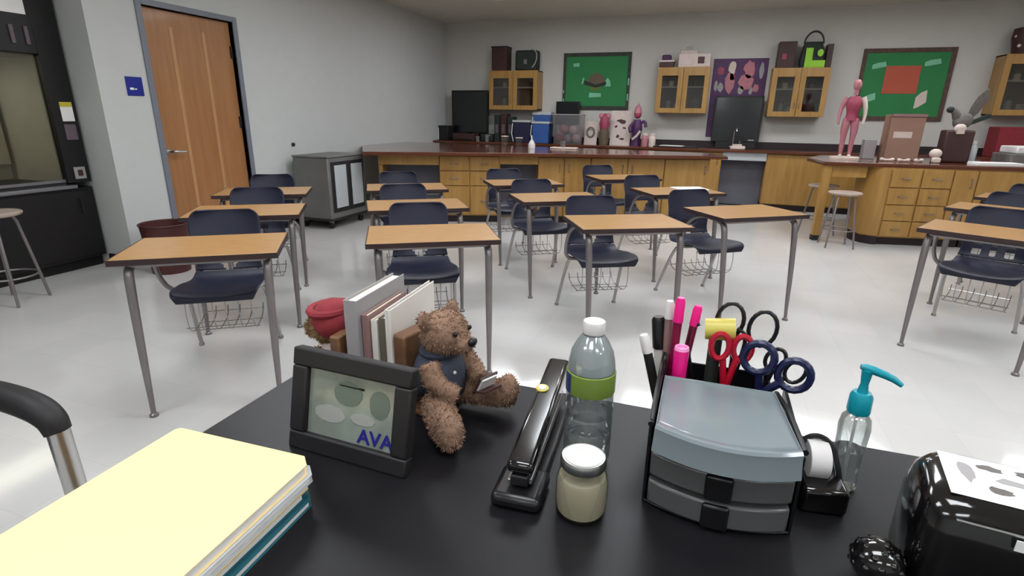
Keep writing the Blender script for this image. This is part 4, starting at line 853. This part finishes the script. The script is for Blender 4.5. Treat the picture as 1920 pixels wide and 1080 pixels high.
t = thing('tape_roll', 'yellow roll with black holder sticking out of organizer', 'tape', (.041, .770, 1.0))
obj('yellow_roll', MB().tube([(-.016, 0, .084), (.024, 0, .088)], [.015, .0165], 22), 'yellowp', t); obj('black_clip', MB().tube([(-.024, 0, .0), (-.036, 0, .05), (-.034, 0, .085), (-.024, 0, .09)], .0028, 8, smooth=1).tube([(.026, 0, .09), (.04, 0, .083), (.034, 0, .03), (.02, 0, -.06)], .0028, 8, smooth=1), 'black', t)
obj('stem', MB().tube([(0, 0, -.08), (0, 0, .076)], .009, 12), 'dgreen', t)
# ---- tape dispenser / holder
t = thing('tape_dispenser', 'small black tape dispenser with white roll beside the organizer', 'tape dispenser', (.178, .672, BT), D_(8))
obj('base_block', wedge(-.026, .028, -.03, .05, 0, .034, 0, .04), 'gloss', t, .006)
obj('white_roll', MB().tube([(-.016, .012, .052), (.008, .012, .052)], [.024, .024], 26), 'white', t, .001)
obj('black_arch', MB().tube([(-.026, .02, .03), (-.022, .02, .07), (-.006, .02, .082), (.012, .015, .076), (.02, .005, .05), (.024, 0, .03)], .0035, 8, smooth=2), 'black', t)
# ---- pump bottle
t = thing('pump_bottle', 'clear hand sanitizer bottle with teal pump', 'bottle', (.216, .716, BT)); t.scale = (1, 1, 1.05)
obj('bottle_shell', MB().lathe([(0, .002), (.014, 0), (.017, .003), (.0175, .02), (.0165, .04), (.0178, .07), (.0185, .085), (.0165, .097), (.0105, .104), (.009, .106)], n=32), 'pump', t)
obj('gel', MB().lathe([(0, .004), (.0145, .004), (.016, .02), (.0152, .04), (.0160, .055), (0, .055)], n=28), 'water', t)
obj('dip_tube', MB().tube([(0, 0, .012), (0, 0, .104)], .0018, 8), 'white', t)
pc = obj('pump_collar', MB().lathe([(0, .104), (.0125, .104), (.0135, .107), (.0128, .126), (.010, .131), (0, .131)], n=26), 'tealp', t)
obj('pump_head', MB().lathe([(0, .13), (.0065, .13), (.0045, .142), (.0055, .15), (.0065, .16), (0, .162)], n=18).tube([(-.008, 0, .163), (.0, .0, .162), (.024, -.006, .157), (.036, -.009, .150)], [.003, .0055, .0045, .0028], 12, smooth=1), 'tealp', t)
# ---- glossy black desktop machine at right
t = thing('label_printer', 'glossy black rounded desktop device with printed sheet on lid', 'device', (.276, .590, BT), D_(-7)); t.scale = (1, 1, .8)
def rr(x0, x1, y0, y1, r, n=6):
    out = []
    for cx, cy, a0 in ((x1-r, y1-r, 0), (x0+r, y1-r, pi/2), (x0+r, y0+r, pi), (x1-r, y0+r, 3*pi/2)):
        out += [(cx+r*cos(a0+pi/2*k/n), cy+r*sin(a0+pi/2*k/n)) for k in range(n+1)]
    return out
sh = [(0, 0, 0), (.02, -.003, 0), (.085, -.002, .0), (.118, .004, .006), (.135, .012, .016), (.142, .024, .03)]
rings = [[(x, y, z+(.010*(y+.02)/.1 if z > .11 else 0)) for x, y in rr(-.035+e, .26-e, -.058+e2, .055-e, .03)] for z, e, e2 in ((0, .004, .004), (.01, 0, 0), (.10, 0, 0), (.128, .004, .006), (.142, .010, .012), (.148, .018, .02))]
obj('housing', MB().loft(rings), 'gloss', t)
obj('lid_sheet', MB().add([(x, y, .1492+(y+.02)*.10+dz) for dz in (0, .0006) for x, y in ((-.012, -.034), (.21, -.034), (.21, .034), (-.012, .034))], [(0, 3, 2, 1), (4, 5, 6, 7), (0, 1, 5, 4), (1, 2, 6, 5), (2, 3, 7, 6), (3, 0, 4, 7)]), 'paper', t)
for i, (x, y, a, b) in enumerate(((.008, .008, .008, .016), (.03, .02, .012, .005), (.045, .004, .016, .005), (.062, .022, .012, .005), (.08, .006, .014, .009), (.03, -.014, .012, .005), (.065, -.018, .016, .005), (.1, -.01, .012, .008))):
    pts = blob(x, y, a, b, 12, .3); z = lambda yy: .1501+(yy+.02)*.10
    obj('print_patch', MB().add([(px, py, z(py)) for px, py in pts], [tuple(range(len(pts)))]), ('bookg', 'featherg')[i % 2], t)
obj('front_label', MB().box(0, .06, 0, .001, 0, .014, R=Matrix.Translation((.035, -.0595, .112))), 'paper', t)
obj('chrome_trim', MB().tube([(-.01, -.0575, .131), (.1, -.0575, .131), (.22, -.0575, .131)], .0014, 8), 'metal', t)
# ---- knobbly glossy black object
t = thing('scrubber_ball', 'knobbly glossy black ball in front of black device', 'ball', (.214, .552, BT))
nb = MB().ell((0, 0, .024), (.025, .025, .024), n=24, m=14)
for k in range(46):
    z = 1-2*(k+.5)/46; r = sqrt(1-z*z); a = k*2.39996
    nb.ell((.0222*r*cos(a), .0222*r*sin(a), .0245+.0205*z), (.0048, .0048, .004), n=8, m=6)
obj('knob_ball', nb, 'gloss', t)
